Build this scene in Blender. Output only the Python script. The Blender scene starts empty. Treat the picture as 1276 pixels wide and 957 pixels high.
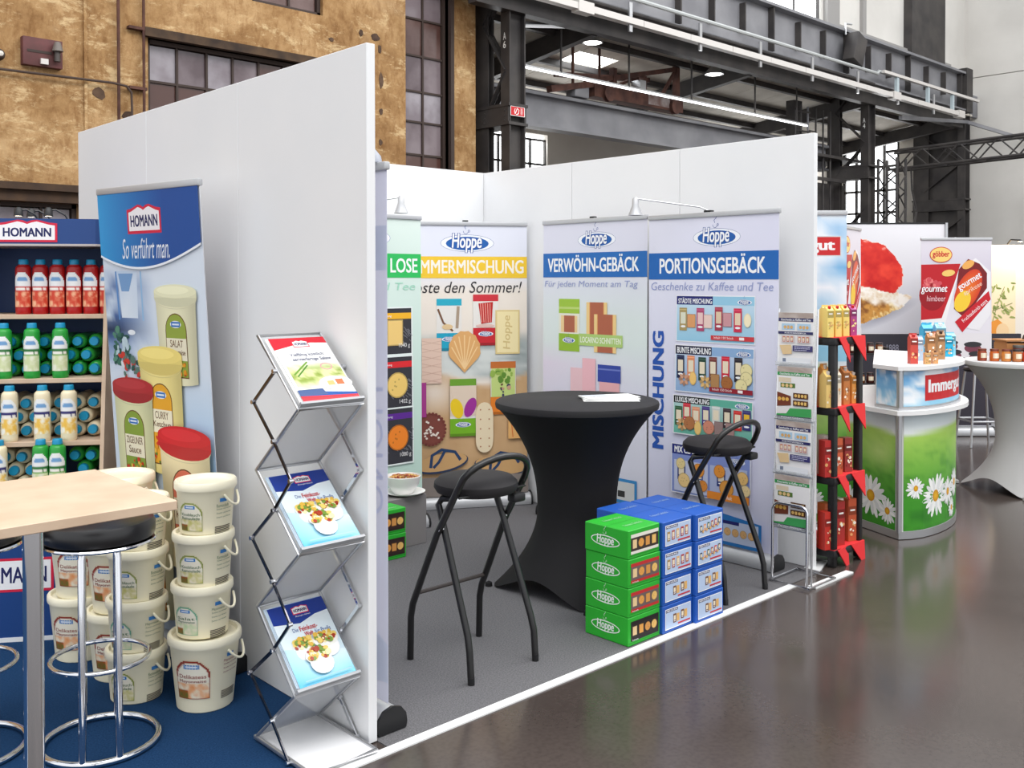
import bpy, bmesh, math, random
import numpy as np
from mathutils import Vector, Matrix
random.seed(7); rng = np.random.default_rng(7)
PI = math.pi
scene = bpy.context.scene
COL = scene.collection

# ------------------------------------------------------------------ camera
cam_d = bpy.data.cameras.new('camera'); cam = bpy.data.objects.new('camera', cam_d); COL.objects.link(cam)
cam_d.sensor_width = 36.0; cam_d.lens = 36.0 * 1207.58 / 1276.0
cam_d.shift_y = -(478.5 - 366.78) / 1276.0
cam_d.clip_end = 300
_yaw, _pit, _rol = math.radians(-43.2563), math.radians(-0.8171), math.radians(-0.0761)
_f = Vector((-math.sin(_yaw) * math.cos(_pit), math.cos(_yaw) * math.cos(_pit), math.sin(_pit)))
_r = Vector((math.cos(_yaw), math.sin(_yaw), 0)); _u = _r.cross(_f)
_r2 = _r * math.cos(_rol) + _u * math.sin(_rol); _u2 = -_r * math.sin(_rol) + _u * math.cos(_rol)
cam.matrix_world = Matrix(((_r2.x, _u2.x, -_f.x, -1.98292), (_r2.y, _u2.y, -_f.y, -2.85716), (_r2.z, _u2.z, -_f.z, 1.6571), (0, 0, 0, 1)))
scene.camera = cam

# ------------------------------------------------------------------ world, lights, exposure
world = bpy.data.worlds.new('world'); scene.world = world; world.use_nodes = True
bg = world.node_tree.nodes['Background']
bg.inputs['Color'].default_value = (0.95, 0.975, 1.0, 1); bg.inputs['Strength'].default_value = 1.0

def area(name, loc, target, sx, sy, power, col=(1, 1, 1)):
    l = bpy.data.lights.new(name, 'AREA'); l.shape = 'RECTANGLE'; l.size = sx; l.size_y = sy; l.energy = power; l.color = col
    o = bpy.data.objects.new(name, l); COL.objects.link(o); o.location = loc
    o.rotation_euler = (Vector(target) - Vector(loc)).to_track_quat('-Z', 'Y').to_euler(); return o
# daylight falling through the roof lights high over the nave
area('roof_light', (-1.0, -4.0, 11.0), (1.5, 1.5, 0.5), 14, 5, 900, (1.0, 0.99, 0.97))
area('roof_light', (12.0, -2.0, 11.0), (12.0, 3.0, 0.0), 14, 5, 900, (1.0, 0.99, 0.97))

vs = scene.view_settings
vs.view_transform = 'Standard'; vs.look = 'None'; vs.gamma = 1.0; vs.use_curve_mapping = False
vs.exposure = 0.28
scene.cycles.max_bounces = 6; scene.cycles.diffuse_bounces = 3; scene.cycles.glossy_bounces = 3
scene.cycles.transmission_bounces = 4; scene.cycles.transparent_max_bounces = 8
scene.cycles.use_denoising = True; scene.cycles.sample_clamp_indirect = 4.0
scene.cycles.caustics_reflective = False; scene.cycles.caustics_refractive = False

# ------------------------------------------------------------------ materials
def lin(c):
    out = []
    for v in c[:3]:
        v = v / 255.0
        out.append(v / 12.92 if v <= 0.04045 else ((v + 0.055) / 1.055) ** 2.4)
    return out
def lin_np(a):
    a = np.clip(np.asarray(a, float) / 255.0, 0, 1)
    return np.where(a <= 0.04045, a / 12.92, ((a + 0.055) / 1.055) ** 2.4)
MATS = {}
def mat(name, rgb, rough=0.5, metal=0.0, spec=0.5, noise=None, emit=0.0, bump=None, alpha=1.0, trans=0.0):
    """noise = (scale, second rgb, contrast lo, hi); bump = (scale, strength)"""
    if name in MATS: return MATS[name]
    m = bpy.data.materials.new(name); m.use_nodes = True; nt = m.node_tree; b = nt.nodes['Principled BSDF']
    b.inputs['Base Color'].default_value = (*lin(rgb), 1); b.inputs['Roughness'].default_value = rough
    b.inputs['Metallic'].default_value = metal; b.inputs['Specular IOR Level'].default_value = spec
    b.inputs['Alpha'].default_value = alpha; b.inputs['Transmission Weight'].default_value = trans
    tc = None
    if noise or bump: tc = nt.nodes.new('ShaderNodeTexCoord')
    if noise:
        n = nt.nodes.new('ShaderNodeTexNoise'); n.inputs['Scale'].default_value = noise[0]; n.inputs['Detail'].default_value = 5
        r = nt.nodes.new('ShaderNodeValToRGB'); lo, hi = (noise[2], noise[3]) if len(noise) > 2 else (0.35, 0.65)
        r.color_ramp.elements[0].position = lo; r.color_ramp.elements[1].position = hi
        r.color_ramp.elements[0].color = (*lin(rgb), 1); r.color_ramp.elements[1].color = (*lin(noise[1]), 1)
        nt.links.new(tc.outputs['Object'], n.inputs['Vector']); nt.links.new(n.outputs['Fac'], r.inputs['Fac'])
        nt.links.new(r.outputs['Color'], b.inputs['Base Color'])
    if bump:
        n2 = nt.nodes.new('ShaderNodeTexNoise'); n2.inputs['Scale'].default_value = bump[0]; n2.inputs['Detail'].default_value = 4
        bp = nt.nodes.new('ShaderNodeBump'); bp.inputs['Strength'].default_value = bump[1]; bp.inputs['Distance'].default_value = 0.01
        nt.links.new(tc.outputs['Object'], n2.inputs['Vector']); nt.links.new(n2.outputs['Fac'], bp.inputs['Height'])
        nt.links.new(bp.outputs['Normal'], b.inputs['Normal'])
    if emit:
        b.inputs['Emission Color'].default_value = (*lin(rgb), 1); b.inputs['Emission Strength'].default_value = emit
    MATS[name] = m; return m
def print_mat(name='print', rough=0.45):
    if name in MATS: return MATS[name]
    m = bpy.data.materials.new(name); m.use_nodes = True; nt = m.node_tree; b = nt.nodes['Principled BSDF']
    a = nt.nodes.new('ShaderNodeVertexColor'); a.layer_name = 'Col'
    nt.links.new(a.outputs['Color'], b.inputs['Base Color']); b.inputs['Roughness'].default_value = rough
    b.inputs['Specular IOR Level'].default_value = 0.35
    MATS[name] = m; return m
M_PRINT = print_mat(); M_GLOSSPRINT = print_mat('gloss_print', 0.22)
WHITE = mat('white_panel', (236, 236, 237), 0.55, noise=(1.3, (231, 232, 234)))
ALU = mat('brushed_aluminium', (196, 197, 200), 0.32, 0.85)
SILVER = mat('silver_plastic', (190, 191, 194), 0.4, 0.3)
CHROME = mat('chrome', (225, 226, 230), 0.08, 1.0)
BLACKMETAL = mat('black_tube', (20, 19, 20), 0.32, 0.0, 0.6)
BLACKPL = mat('black_plastic', (24, 24, 26), 0.45)
STEEL = mat('black_steel', (50, 47, 48), 0.6, 0.1, noise=(2.5, (70, 66, 64)))
GSTEEL = mat('grey_steel', (116, 116, 121), 0.55, 0.1, noise=(1.4, (138, 138, 142)))
RUST = mat('rust', (66, 40, 34), 0.85, noise=(6, (96, 62, 51)))
FABRIC = mat('banner_fabric', (232, 233, 240), 0.6)
WHITEPAPER = mat('white_paper', (240, 240, 238), 0.6)

# ------------------------------------------------------------------ mesh builder
class MB:
    def __init__(s): s.v = []; s.f = []
    def add(s, vs_, fs_, M=None):
        o = len(s.v)
        for p in vs_:
            p = Vector(p)
            if M is not None: p = M @ p
            s.v.append(tuple(p))
        s.f.extend([tuple(i + o for i in f) for f in fs_]); return s
    def box(s, a, b, M=None):
        x0, y0, z0 = a; x1, y1, z1 = b
        vs_ = [(x0, y0, z0), (x1, y0, z0), (x1, y1, z0), (x0, y1, z0), (x0, y0, z1), (x1, y0, z1), (x1, y1, z1), (x0, y1, z1)]
        return s.add(vs_, [(0, 3, 2, 1), (4, 5, 6, 7), (0, 1, 5, 4), (1, 2, 6, 5), (2, 3, 7, 6), (3, 0, 4, 7)], M)
    def rbox(s, a, b, r=0.004, M=None, seg=2):
        bm = bmesh.new(); bmesh.ops.create_cube(bm, size=1.0)
        for v in bm.verts: v.co = Vector([(a[i] + b[i]) / 2 + v.co[i] * (b[i] - a[i]) for i in range(3)])
        bmesh.ops.bevel(bm, geom=bm.edges[:], offset=r, segments=seg, affect='EDGES', profile=0.5)
        bm.verts.index_update()
        s.add([v.co[:] for v in bm.verts], [[v.index for v in f.verts] for f in bm.faces], M); bm.free(); return s
    def beam(s, p, q, w, h, up=(0, 0, 1)):
        p = Vector(p); q = Vector(q); d = q - p; L = d.length; d.normalize(); up = Vector(up)
        sx = d.cross(up)
        if sx.length < 1e-4: sx = d.cross(Vector((1, 0, 0)))
        sx.normalize(); sz = sx.cross(d)
        M = Matrix(((d.x, sx.x, sz.x, p.x), (d.y, sx.y, sz.y, p.y), (d.z, sx.z, sz.z, p.z), (0, 0, 0, 1)))
        return s.box((0, -w / 2, -h / 2), (L, w / 2, h / 2), M)
    def tube(s, pts, r, seg=10, closed=False, caps=True):
        pts = [Vector(p) for p in pts]; n = len(pts); rings = []
        prev = None
        for i, p in enumerate(pts):
            if closed: t = pts[(i + 1) % n] - pts[i - 1]
            else: t = pts[min(i + 1, n - 1)] - pts[max(i - 1, 0)]
            t.normalize()
            if prev is None:
                a = Vector((0, 0, 1)) if abs(t.z) < 0.9 else Vector((1, 0, 0)); nx = t.cross(a).normalized()
            else:
                nx = prev - t * prev.dot(t)
                if nx.length < 1e-6: nx = t.cross(Vector((0, 0, 1)))
                nx.normalize()
            prev = nx; ny = t.cross(nx); rr = r[i] if isinstance(r, (list, tuple)) else r
            rings.append([p + (nx * math.cos(2 * PI * k / seg) + ny * math.sin(2 * PI * k / seg)) * rr for k in range(seg)])
        vs_ = [v for ring in rings for v in ring]; fs_ = []
        for i in range(n if closed else n - 1):
            a = i * seg; b = ((i + 1) % n) * seg
            for k in range(seg): fs_.append((a + k, a + (k + 1) % seg, b + (k + 1) % seg, b + k))
        if caps and not closed: fs_.append(tuple(range(seg - 1, -1, -1))); fs_.append(tuple((n - 1) * seg + k for k in range(seg)))
        return s.add(vs_, fs_)
    def cyl(s, p, q, r, seg=16, r2=None): return s.tube([p, q], [r, r if r2 is None else r2], seg)
    def lathe(s, prof, c=(0, 0, 0), seg=24, M=None, sy=1.0):
        vs_ = []; fs_ = []; n = len(prof)
        for r, z in prof:
            for k in range(seg): vs_.append((c[0] + r * math.cos(2 * PI * k / seg), c[1] + sy * r * math.sin(2 * PI * k / seg), c[2] + z))
        for i in range(n - 1):
            for k in range(seg): fs_.append((i * seg + k, i * seg + (k + 1) % seg, (i + 1) * seg + (k + 1) % seg, (i + 1) * seg + k))
        if prof[0][0] > 1e-5: fs_.append(tuple(range(seg - 1, -1, -1)))
        if prof[-1][0] > 1e-5: fs_.append(tuple((n - 1) * seg + k for k in range(seg)))
        return s.add(vs_, fs_, M)
    def prism(s, poly, z0, z1, M=None):
        n = len(poly); vs_ = [(x, y, z0) for x, y in poly] + [(x, y, z1) for x, y in poly]
        fs_ = [tuple(range(n - 1, -1, -1)), tuple(range(n, 2 * n))] + [(i, (i + 1) % n, n + (i + 1) % n, n + i) for i in range(n)]
        return s.add(vs_, fs_, M)
    def mesh(s, name, smooth=True):
        me = bpy.data.meshes.new(name); me.from_pydata(s.v, [], s.f); me.validate()
        if smooth:
            me.polygons.foreach_set('use_smooth', [True] * len(me.polygons)); me.set_sharp_from_angle(angle=math.radians(38))
        return me
    def build(s, name, m, parent=None, smooth=True):
        me = s.mesh(name, smooth); me.materials.append(m)
        o = bpy.data.objects.new(name, me); COL.objects.link(o)
        if parent is not None: o.parent = parent
        return o
def mb(): return MB()
def tag(o, label=None, cat=None, group=None, kind=None):
    if label: o['label'] = label
    if cat: o['category'] = cat
    if group: o['group'] = group
    if kind: o['kind'] = kind
    return o
def thing(name, label, cat, loc=(0, 0, 0), rz=0.0, group=None):
    o = bpy.data.objects.new(name, None); COL.objects.link(o); o.location = loc; o.rotation_euler = (0, 0, rz)
    o.empty_display_size = 0.1
    return tag(o, label, cat, group)
def struct(o): o['kind'] = 'structure'; return o
def clone(root, loc=None, rot=None, label=None, group=None):
    r = root.copy(); COL.objects.link(r)
    if loc is not None: r.location = loc
    if rot is not None: r.rotation_euler = rot
    if label: r['label'] = label
    if group: r['group'] = group
    for ch in KIDS.get(root.name, []):
        c = ch.copy(); COL.objects.link(c); c.parent = r
        for g in KIDS.get(ch.name, []):
            d = g.copy(); COL.objects.link(d); d.parent = c
    return r
KIDS = {}
def remember(*roots):
    """note a prototype's parts and sub-parts so that clone() can copy them"""
    for r in roots:
        KIDS[r.name] = [o for o in bpy.data.objects if o.parent == r]
        for c in KIDS[r.name]: KIDS[c.name] = [o for o in bpy.data.objects if o.parent == c]
def RZ(a): return Matrix.Rotation(a, 4, 'Z')
def TR(x, y, z): return Matrix.Translation((x, y, z))

# ------------------------------------------------------------------ flat print: coloured polygons laid on a sheet
def vnoise(x, y, seed=0):
    x = np.asarray(x, float); y = np.asarray(y, float)
    xi = np.floor(x).astype(int); yi = np.floor(y).astype(int); xf = x - xi; yf = y - yi
    def h(a, b):
        n = (a * 374761393 + b * 668265263 + seed * 974711) & 0x7fffffff
        n = ((n ^ (n >> 13)) * 1274126177) & 0x7fffffff
        return ((n ^ (n >> 16)) & 0xffff) / 65535.0
    u = xf * xf * (3 - 2 * xf); w = yf * yf * (3 - 2 * yf)
    return (h(xi, yi) * (1 - u) + h(xi + 1, yi) * u) * (1 - w) + (h(xi, yi + 1) * (1 - u) + h(xi + 1, yi + 1) * u) * w
def fbm(x, y, seed=0, o=4):
    s = 0; a = 0.5
    for i in range(o): s = s + a * vnoise(x * 2 ** i, y * 2 ** i, seed + i); a *= 0.5
    return s
def mixc(a, b, t):
    t = np.clip(np.asarray(t, float), 0, 1)[..., None]; return np.asarray(a, float) * (1 - t) + np.asarray(b, float) * t
_TXT = {}
def text_mesh(s, weight=0.0, shear=0.0):
    k = (s, weight, shear)
    if k in _TXT: return _TXT[k]
    cu = bpy.data.curves.new('t', 'FONT'); cu.body = s; cu.size = 1.0; cu.offset = weight; cu.shear = shear; cu.resolution_u = 3
    cu.fill_mode = 'FRONT'; o = bpy.data.objects.new('t', cu); me = o.to_mesh()
    v = np.array([p.co[:2] for p in me.vertices]) if len(me.vertices) else np.zeros((0, 2)); f = [tuple(p.vertices) for p in me.polygons]
    o.to_mesh_clear(); bpy.data.objects.remove(o); bpy.data.curves.remove(cu)
    if len(v): v -= v.min(0)
    _TXT[k] = (v, f); return _TXT[k]
class Canvas:
    """x to the right, y DOWN from the top edge, both in metres; every call lays the next layer a hair higher"""
    STEP = 0.00009
    def __init__(s): s.v = []; s.f = []; s.c = []; s.z = 0.0006
    def _add(s, P, F, Cc):
        o = len(s.v); s.z += s.STEP
        s.v.extend([(float(x), float(-y), s.z) for x, y in P])
        for f in F:
            s.f.append(tuple(i + o for i in f))
            for i in f: s.c.append(Cc[i])
    def poly(s, pts, col):
        s._add(pts, [tuple(range(len(pts)))], [col] * len(pts)); return s
    def rect(s, x0, y0, x1, y1, col, col2=None):
        """col2: bottom colour (print gradient)"""
        c2 = col if col2 is None else col2
        s._add([(x0, y1), (x1, y1), (x1, y0), (x0, y0)], [(0, 1, 2, 3)], [c2, c2, col, col]); return s
    def quad(s, pts, cols): s._add(pts, [(0, 1, 2, 3)], cols); return s
    def ell(s, cx, cy, rx, ry, col, n=22, rot=0.0, col2=None):
        ca, sa = math.cos(rot), math.sin(rot)
        P = [(cx, cy)]
        for k in range(n):
            a = 2 * PI * k / n; x = rx * math.cos(a); y = ry * math.sin(a); P.append((cx + x * ca - y * sa, cy + x * sa + y * ca))
        s._add(P, [(0, 1 + (k + 1) % n, 1 + k) for k in range(n)], [col] + [col2 or col] * n); return s
    def ring(s, cx, cy, rx, ry, w, col, n=26, rot=0.0, a0=0.0, a1=2 * PI):
        ca, sa = math.cos(rot), math.sin(rot); P = []
        for k in range(n + 1):
            a = a0 + (a1 - a0) * k / n
            for q in (0, 1):
                x = (rx - w * q) * math.cos(a); y = (ry - w * q) * math.sin(a); P.append((cx + x * ca - y * sa, cy + x * sa + y * ca))
        s._add(P, [(2 * k, 2 * k + 1, 2 * k + 3, 2 * k + 2) for k in range(n)], [col] * len(P)); return s
    def line(s, pts, w, col):
        P = []; n = len(pts)
        for i, (x, y) in enumerate(pts):
            a = pts[max(i - 1, 0)]; b = pts[min(i + 1, n - 1)]; dx, dy = b[0] - a[0], b[1] - a[1]; L = math.hypot(dx, dy) or 1
            P += [(x - dy / L * w / 2, y + dx / L * w / 2), (x + dy / L * w / 2, y - dx / L * w / 2)]
        s._add(P, [(2 * i, 2 * i + 1, 2 * i + 3, 2 * i + 2) for i in range(n - 1)], [col] * len(P)); return s
    def frame(s, x0, y0, x1, y1, w, col):
        return s.line([(x0, y0), (x1, y0)], w, col).line([(x1, y0), (x1, y1)], w, col).line([(x1, y1), (x0, y1)], w, col).line([(x0, y1), (x0, y0)], w, col)
    def text(s, t, x0, y0, x1, y1, col, weight=0.0, shear=0.0, rot=0.0, mirror=False):
        """fit the words into the box; rot turns the filled box about its centre; weight > 0 fattens the strokes"""
        v, f = text_mesh(t, 0.0, shear)
        if weight > 0 and len(v):
            k = weight * 1.6; n0 = len(v); offs = [(-k, -k * .5), (-k, k * .5), (k, -k * .5), (k, k * .5), (0, 0)]
            v = np.concatenate([v + o for o in offs]); v = v - v.min(0)
        if not len(v): return s
        w, h = v.max(0); q = v / (w, h)
        if mirror: q = q.copy(); q[:, 0] = 1 - q[:, 0]
        cx, cy = (x0 + x1) / 2, (y0 + y1) / 2; dx = (q[:, 0] - .5) * (x1 - x0); dy = (.5 - q[:, 1]) * (y1 - y0)
        ca, sa = math.cos(rot), math.sin(rot)
        P = np.stack([cx + dx * ca - dy * sa, cy + dx * sa + dy * ca], 1)
        n1 = len(text_mesh(t, 0.0, shear)[0])
        for j in range(len(P) // n1): s._add(P[j * n1:(j + 1) * n1].tolist(), f, [col] * n1)     # each copy a layer of its own
        return s
    def lines(s, x0, y0, x1, n, dy, h, col):
        """rows of print too small to read, as word-long dashes"""
        r = random.Random(int(x0 * 9973 + y0 * 7919 + n))
        for i in range(n):
            x = x0; e = x1 - r.random() * (x1 - x0) * 0.25
            while x < e:
                w = (x1 - x0) * (0.06 + 0.12 * r.random()); s.rect(x, y0 + i * dy, min(x + w, e), y0 + i * dy + h, col); x += w + (x1 - x0) * 0.02
            s.z -= 0
        return s
    def grid(s, x0, y0, x1, y1, nx, ny, fn):
        """fn(U, V) with U, V in 0..1 -> rgb array (+ optional mask array)"""
        u = np.linspace(0, 1, nx + 1); v = np.linspace(0, 1, ny + 1); U, V = np.meshgrid(u, v)
        r = fn(U, V); mask = None
        if isinstance(r, tuple): r, mask = r
        P = np.stack([x0 + U * (x1 - x0), y0 + V * (y1 - y0)], -1).reshape(-1, 2).tolist(); Cc = [tuple(c) for c in np.asarray(r).reshape(-1, 3)]
        F = []
        for j in range(ny):
            for i in range(nx):
                if mask is not None and not (mask[j, i] or mask[j + 1, i + 1]): continue
                a = j * (nx + 1) + i; F.append((a, a + nx + 1, a + nx + 2, a + 1))
        s._add(P, F, Cc); return s
    def mesh(s, name, wrap=None, flip=False, gloss=False):
        """wrap(x, z, off) -> local position; default: sheet in local XZ facing -Y"""
        if wrap is None: V = [(x, -z, y) for x, y, z in s.v]
        else: V = [wrap(x, y, z) for x, y, z in s.v]
        me = bpy.data.meshes.new(name); F = [tuple(reversed(f)) for f in s.f] if flip else s.f
        me.from_pydata(V, [], F); at = me.color_attributes.new('Col', 'FLOAT_COLOR', 'CORNER')
        cc = np.ones((len(s.c), 4), np.float32)
        cols = lin_np(np.array(s.c))
        if flip:
            i = 0
            for f in s.f: n = len(f); cols[i:i + n] = cols[i:i + n][::-1]; i += n
        cc[:, :3] = cols; at.data.foreach_set('color', cc.ravel())
        me.materials.append(M_GLOSSPRINT if gloss else M_PRINT); return me
    def build(s, name, parent, loc=(0, 0, 0), rz=0.0, wrap=None, flip=False, gloss=False, rot=None):
        o = bpy.data.objects.new(name, s.mesh(name, wrap, flip, gloss)); COL.objects.link(o); o.parent = parent
        o.location = loc; o.rotation_euler = rot if rot is not None else (0, 0, rz); return o
# ================================================================== THE HALL
def floor_mat():
    m = bpy.data.materials.new('polished_concrete'); m.use_nodes = True; nt = m.node_tree; b = nt.nodes['Principled BSDF']
    tc = nt.nodes.new('ShaderNodeTexCoord')
    n1 = nt.nodes.new('ShaderNodeTexNoise'); n1.inputs['Scale'].default_value = 0.7; n1.inputs['Detail'].default_value = 6; n1.inputs['Distortion'].default_value = 0.8
    n2 = nt.nodes.new('ShaderNodeTexNoise'); n2.inputs['Scale'].default_value = 55; n2.inputs['Detail'].default_value = 3
    r = nt.nodes.new('ShaderNodeValToRGB'); e = r.color_ramp.elements
    e[0].position = 0.3; e[0].color = (*lin((64, 56, 53)), 1); e[1].position = 0.72; e[1].color = (*lin((82, 73, 69)), 1)
    mx = nt.nodes.new('ShaderNodeMix'); mx.data_type = 'RGBA'; mx.blend_type = 'MULTIPLY'; mx.inputs[0].default_value = 0.35
    r2 = nt.nodes.new('ShaderNodeValToRGB'); r2.color_ramp.elements[0].position = 0.3; r2.color_ramp.elements[1].position = 0.6
    r2.color_ramp.elements[0].color = (0.5, 0.5, 0.5, 1)
    nt.links.new(tc.outputs['Object'], n1.inputs['Vector']); nt.links.new(tc.outputs['Object'], n2.inputs['Vector'])
    nt.links.new(n1.outputs['Fac'], r.inputs['Fac']); nt.links.new(n2.outputs['Fac'], r2.inputs['Fac'])
    nt.links.new(r.outputs['Color'], mx.inputs[6]); nt.links.new(r2.outputs['Color'], mx.inputs[7]); nt.links.new(mx.outputs[2], b.inputs['Base Color'])
    rr = nt.nodes.new('ShaderNodeMapRange'); rr.inputs[3].default_value = 0.12; rr.inputs[4].default_value = 0.22
    nt.links.new(n1.outputs['Fac'], rr.inputs[0]); nt.links.new(rr.outputs[0], b.inputs['Roughness'])
    b.inputs['Specular IOR Level'].default_value = 0.45
    return m
def plaster_mat():
    m = bpy.data.materials.new('ochre_plaster'); m.use_nodes = True; nt = m.node_tree; b = nt.nodes['Principled BSDF']
    tc = nt.nodes.new('ShaderNodeTexCoord')
    def noise(sc, mapscale=(1, 1, 1), detail=6, dist=0.4, rough=0.6):
        mp = nt.nodes.new('ShaderNodeMapping'); mp.inputs['Scale'].default_value = mapscale
        n = nt.nodes.new('ShaderNodeTexNoise'); n.inputs['Scale'].default_value = sc; n.inputs['Detail'].default_value = detail; n.inputs['Distortion'].default_value = dist; n.inputs['Roughness'].default_value = rough
        nt.links.new(tc.outputs['Object'], mp.inputs['Vector']); nt.links.new(mp.outputs['Vector'], n.inputs['Vector']); return n
    def ramp(src, stops):
        r = nt.nodes.new('ShaderNodeValToRGB'); el = r.color_ramp.elements
        while len(el) < len(stops): el.new(0.5)
        for e, (p, c) in zip(el, stops): e.position = p; e.color = (*lin(c), 1)
        nt.links.new(src.outputs['Fac'], r.inputs['Fac']); return r
    base = ramp(noise(0.75, (1, 1, 1.2), 14, 0.2, 0.72), [(0.32, (134, 98, 62)), (0.46, (166, 130, 88)), (0.56, (188, 153, 110)), (0.70, (206, 174, 130))])
    streak = ramp(noise(6.0, (1.6, 1, 0.7), 14, 0.3, 0.75), [(0.36, (176, 146, 112)), (0.54, (255, 255, 255))])
    mx = nt.nodes.new('ShaderNodeMix'); mx.data_type = 'RGBA'; mx.blend_type = 'MULTIPLY'; mx.inputs[0].default_value = 0.6
    nt.links.new(base.outputs['Color'], mx.inputs[6]); nt.links.new(streak.outputs['Color'], mx.inputs[7])
    spots = ramp(noise(2.6, (1, 1, 2.2), 15, 0.25, 0.82), [(0.535, (0, 0, 0)), (0.61, (225, 225, 225))])
    mx2 = nt.nodes.new('ShaderNodeMix'); mx2.data_type = 'RGBA'; mx2.inputs[7].default_value = (*lin((216, 188, 144)), 1)
    nt.links.new(spots.outputs['Color'], mx2.inputs[0]); nt.links.new(mx.outputs[2], mx2.inputs[6])
    grime = ramp(noise(1.1, (1, 1, 0.8), 7, 0.6), [(0.60, (0, 0, 0)), (0.74, (170, 170, 170))])
    mx3 = nt.nodes.new('ShaderNodeMix'); mx3.data_type = 'RGBA'; mx3.inputs[7].default_value = (*lin((138, 116, 96)), 1)
    nt.links.new(grime.outputs['Color'], mx3.inputs[0]); nt.links.new(mx2.outputs[2], mx3.inputs[6])
    nt.links.new(mx3.outputs[2], b.inputs['Base Color']); b.inputs['Roughness'].default_value = 0.9; b.inputs['Specular IOR Level'].default_value = 0.2
    nb = noise(9, detail=8); bp = nt.nodes.new('ShaderNodeBump'); bp.inputs['Strength'].default_value = 0.5; bp.inputs['Distance'].default_value = 0.03
    nt.links.new(nb.outputs['Fac'], bp.inputs['Height']); nt.links.new(bp.outputs['Normal'], b.inputs['Normal'])
    return m
PLASTER = plaster_mat()
HALLWHITE = mat('painted_brick_wall', (206, 203, 198), 0.8, noise=(0.7, (220, 217, 212)), bump=(6, 0.15))
AISLEWALL = mat('aisle_wall_paint', (196, 190, 182), 0.85, noise=(0.8, (208, 203, 195)))
ROOFM = mat('roof_boards', (206, 200, 190), 0.85, noise=(2.5, (186, 180, 170)))
DARKWOOD = mat('dark_window_frame', (58, 44, 38), 0.7)
PANE = mat('reflection_tone_pane', (92, 78, 82), 0.12, 0.0, 0.6, noise=(1.6, (128, 116, 120), 0.4, 0.62))  # purple-grey mottling paints the reflections in the glass into its colour
PANELIGHT = mat('pale_window_pane', (156, 150, 156), 0.2, 0.0, 0.5, noise=(2.2, (124, 114, 120), 0.4, 0.6))
PANEBROWN = mat('brown_window_pane', (84, 58, 52), 0.15, 0.0, 0.6, noise=(1.2, (112, 90, 86), 0.45, 0.6))

fl = struct(mb().box((-14, -14, -0.3), (24, 11.3, -0.004)).build('floor', floor_mat(), smooth=False)); fl['label'] = 'dark brown polished concrete hall floor'

# --- ochre wall with openings (front face y = 7.5)
def wall_with_holes(name, x0, x1, z0, z1, y0, y1, holes, m):
    xs = sorted({x0, x1, *[h[0] for h in holes], *[h[1] for h in holes]}); zs = sorted({z0, z1, *[h[2] for h in holes], *[h[3] for h in holes]})
    b = mb()
    for i in range(len(xs) - 1):
        run = None
        for j in range(len(zs) - 1):
            cx, cz = (xs[i] + xs[i + 1]) / 2, (zs[j] + zs[j + 1]) / 2
            inside = any(h[0] < cx < h[1] and h[2] < cz < h[3] for h in holes)
            if inside:
                if run is not None: b.box((xs[i], y0, run), (xs[i + 1], y1, zs[j])); run = None
            elif run is None: run = zs[j]
        if run is not None: b.box((xs[i], y0, run), (xs[i + 1], y1, zs[-1]))
    o = b.build(name, m, smooth=False); return struct(o)
holes = [(2.36, 4.7, 2.9, 4.29), (3.6, 4.56, 4.93, 6.6), (5.83, 6.56, 2.5, 6.9), (0.7, 1.62, 1.4, 2.45)]
ow = wall_with_holes('wall_plaster', -9, 7.06, 0, 8, 7.5, 7.85, holes, PLASTER); ow['label'] = 'old ochre plaster hall wall with dark steel windows'
def window(nm, x0, x1, z0, z1, vx, hz, panes, label, fw=0.045, y=7.6):
    w = thing(nm, label, None); w['kind'] = 'structure'
    b = mb(); b.box((x0, y - .04, z0), (x0 + fw, y + .05, z1)).box((x1 - fw, y - .04, z0), (x1, y + .05, z1)).box((x0, y - .04, z1 - fw), (x1, y + .05, z1)).box((x0, y - .04, z0), (x1, y + .05, z0 + fw))
    b.build('window_frame', DARKWOOD, w, False)
    for x in vx: mb().box((x - .013, y - .025, z0), (x + .013, y + .03, z1)).build('glazing_bar', DARKWOOD, w, False)
    for z in hz: mb().box((x0, y - .022, z - .013), (x1, y + .027, z + .013)).build('glazing_bar', DARKWOOD, w, False)
    X = [x0 + fw] + list(vx) + [x1 - fw]; Zs = [z0 + fw] + list(hz) + [z1 - fw]; k = 0
    for i in range(len(X) - 1):
        for j in range(len(Zs) - 1):
            g = .012
            mb().box((X[i] + g, y, Zs[j] + g), (X[i + 1] - g, y + .006, Zs[j + 1] - g)).build('pane', panes[k % len(panes)], w, False); k += 1
    return w
window('window_1', 2.36, 4.7, 2.9, 4.29, [2.72, 3.07, 3.39, 3.72, 4.05, 4.38], [3.36, 3.84], [PANEBROWN, PANEBROWN, PANELIGHT, PANEBROWN, PANEBROWN, PANE, PANEBROWN, PANE, PANELIGHT, PANEBROWN, PANE, PANE, PANE], 'wide multi-pane window in the ochre wall')
window('window_2', 3.6, 4.56, 4.93, 6.6, [4.13], [5.6], [PANEBROWN, PANELIGHT], 'upper window of the ochre wall')
window('window_3', 5.83, 6.56, 2.5, 6.9, [6.18], [2.93, 3.36, 3.8, 4.21, 4.69, 5.185, 5.65, 6.2], [PANEBROWN, PANEBROWN, PANE, PANELIGHT, PANE, PANEBROWN, PANE, PANEBROWN, PANE], 'tall narrow brown window beside the steel column')
window('window_4', 0.7, 1.62, 1.4, 2.45, [1.28], [], [PANELIGHT], 'low grey window beneath the ledge of the ochre wall')
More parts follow.
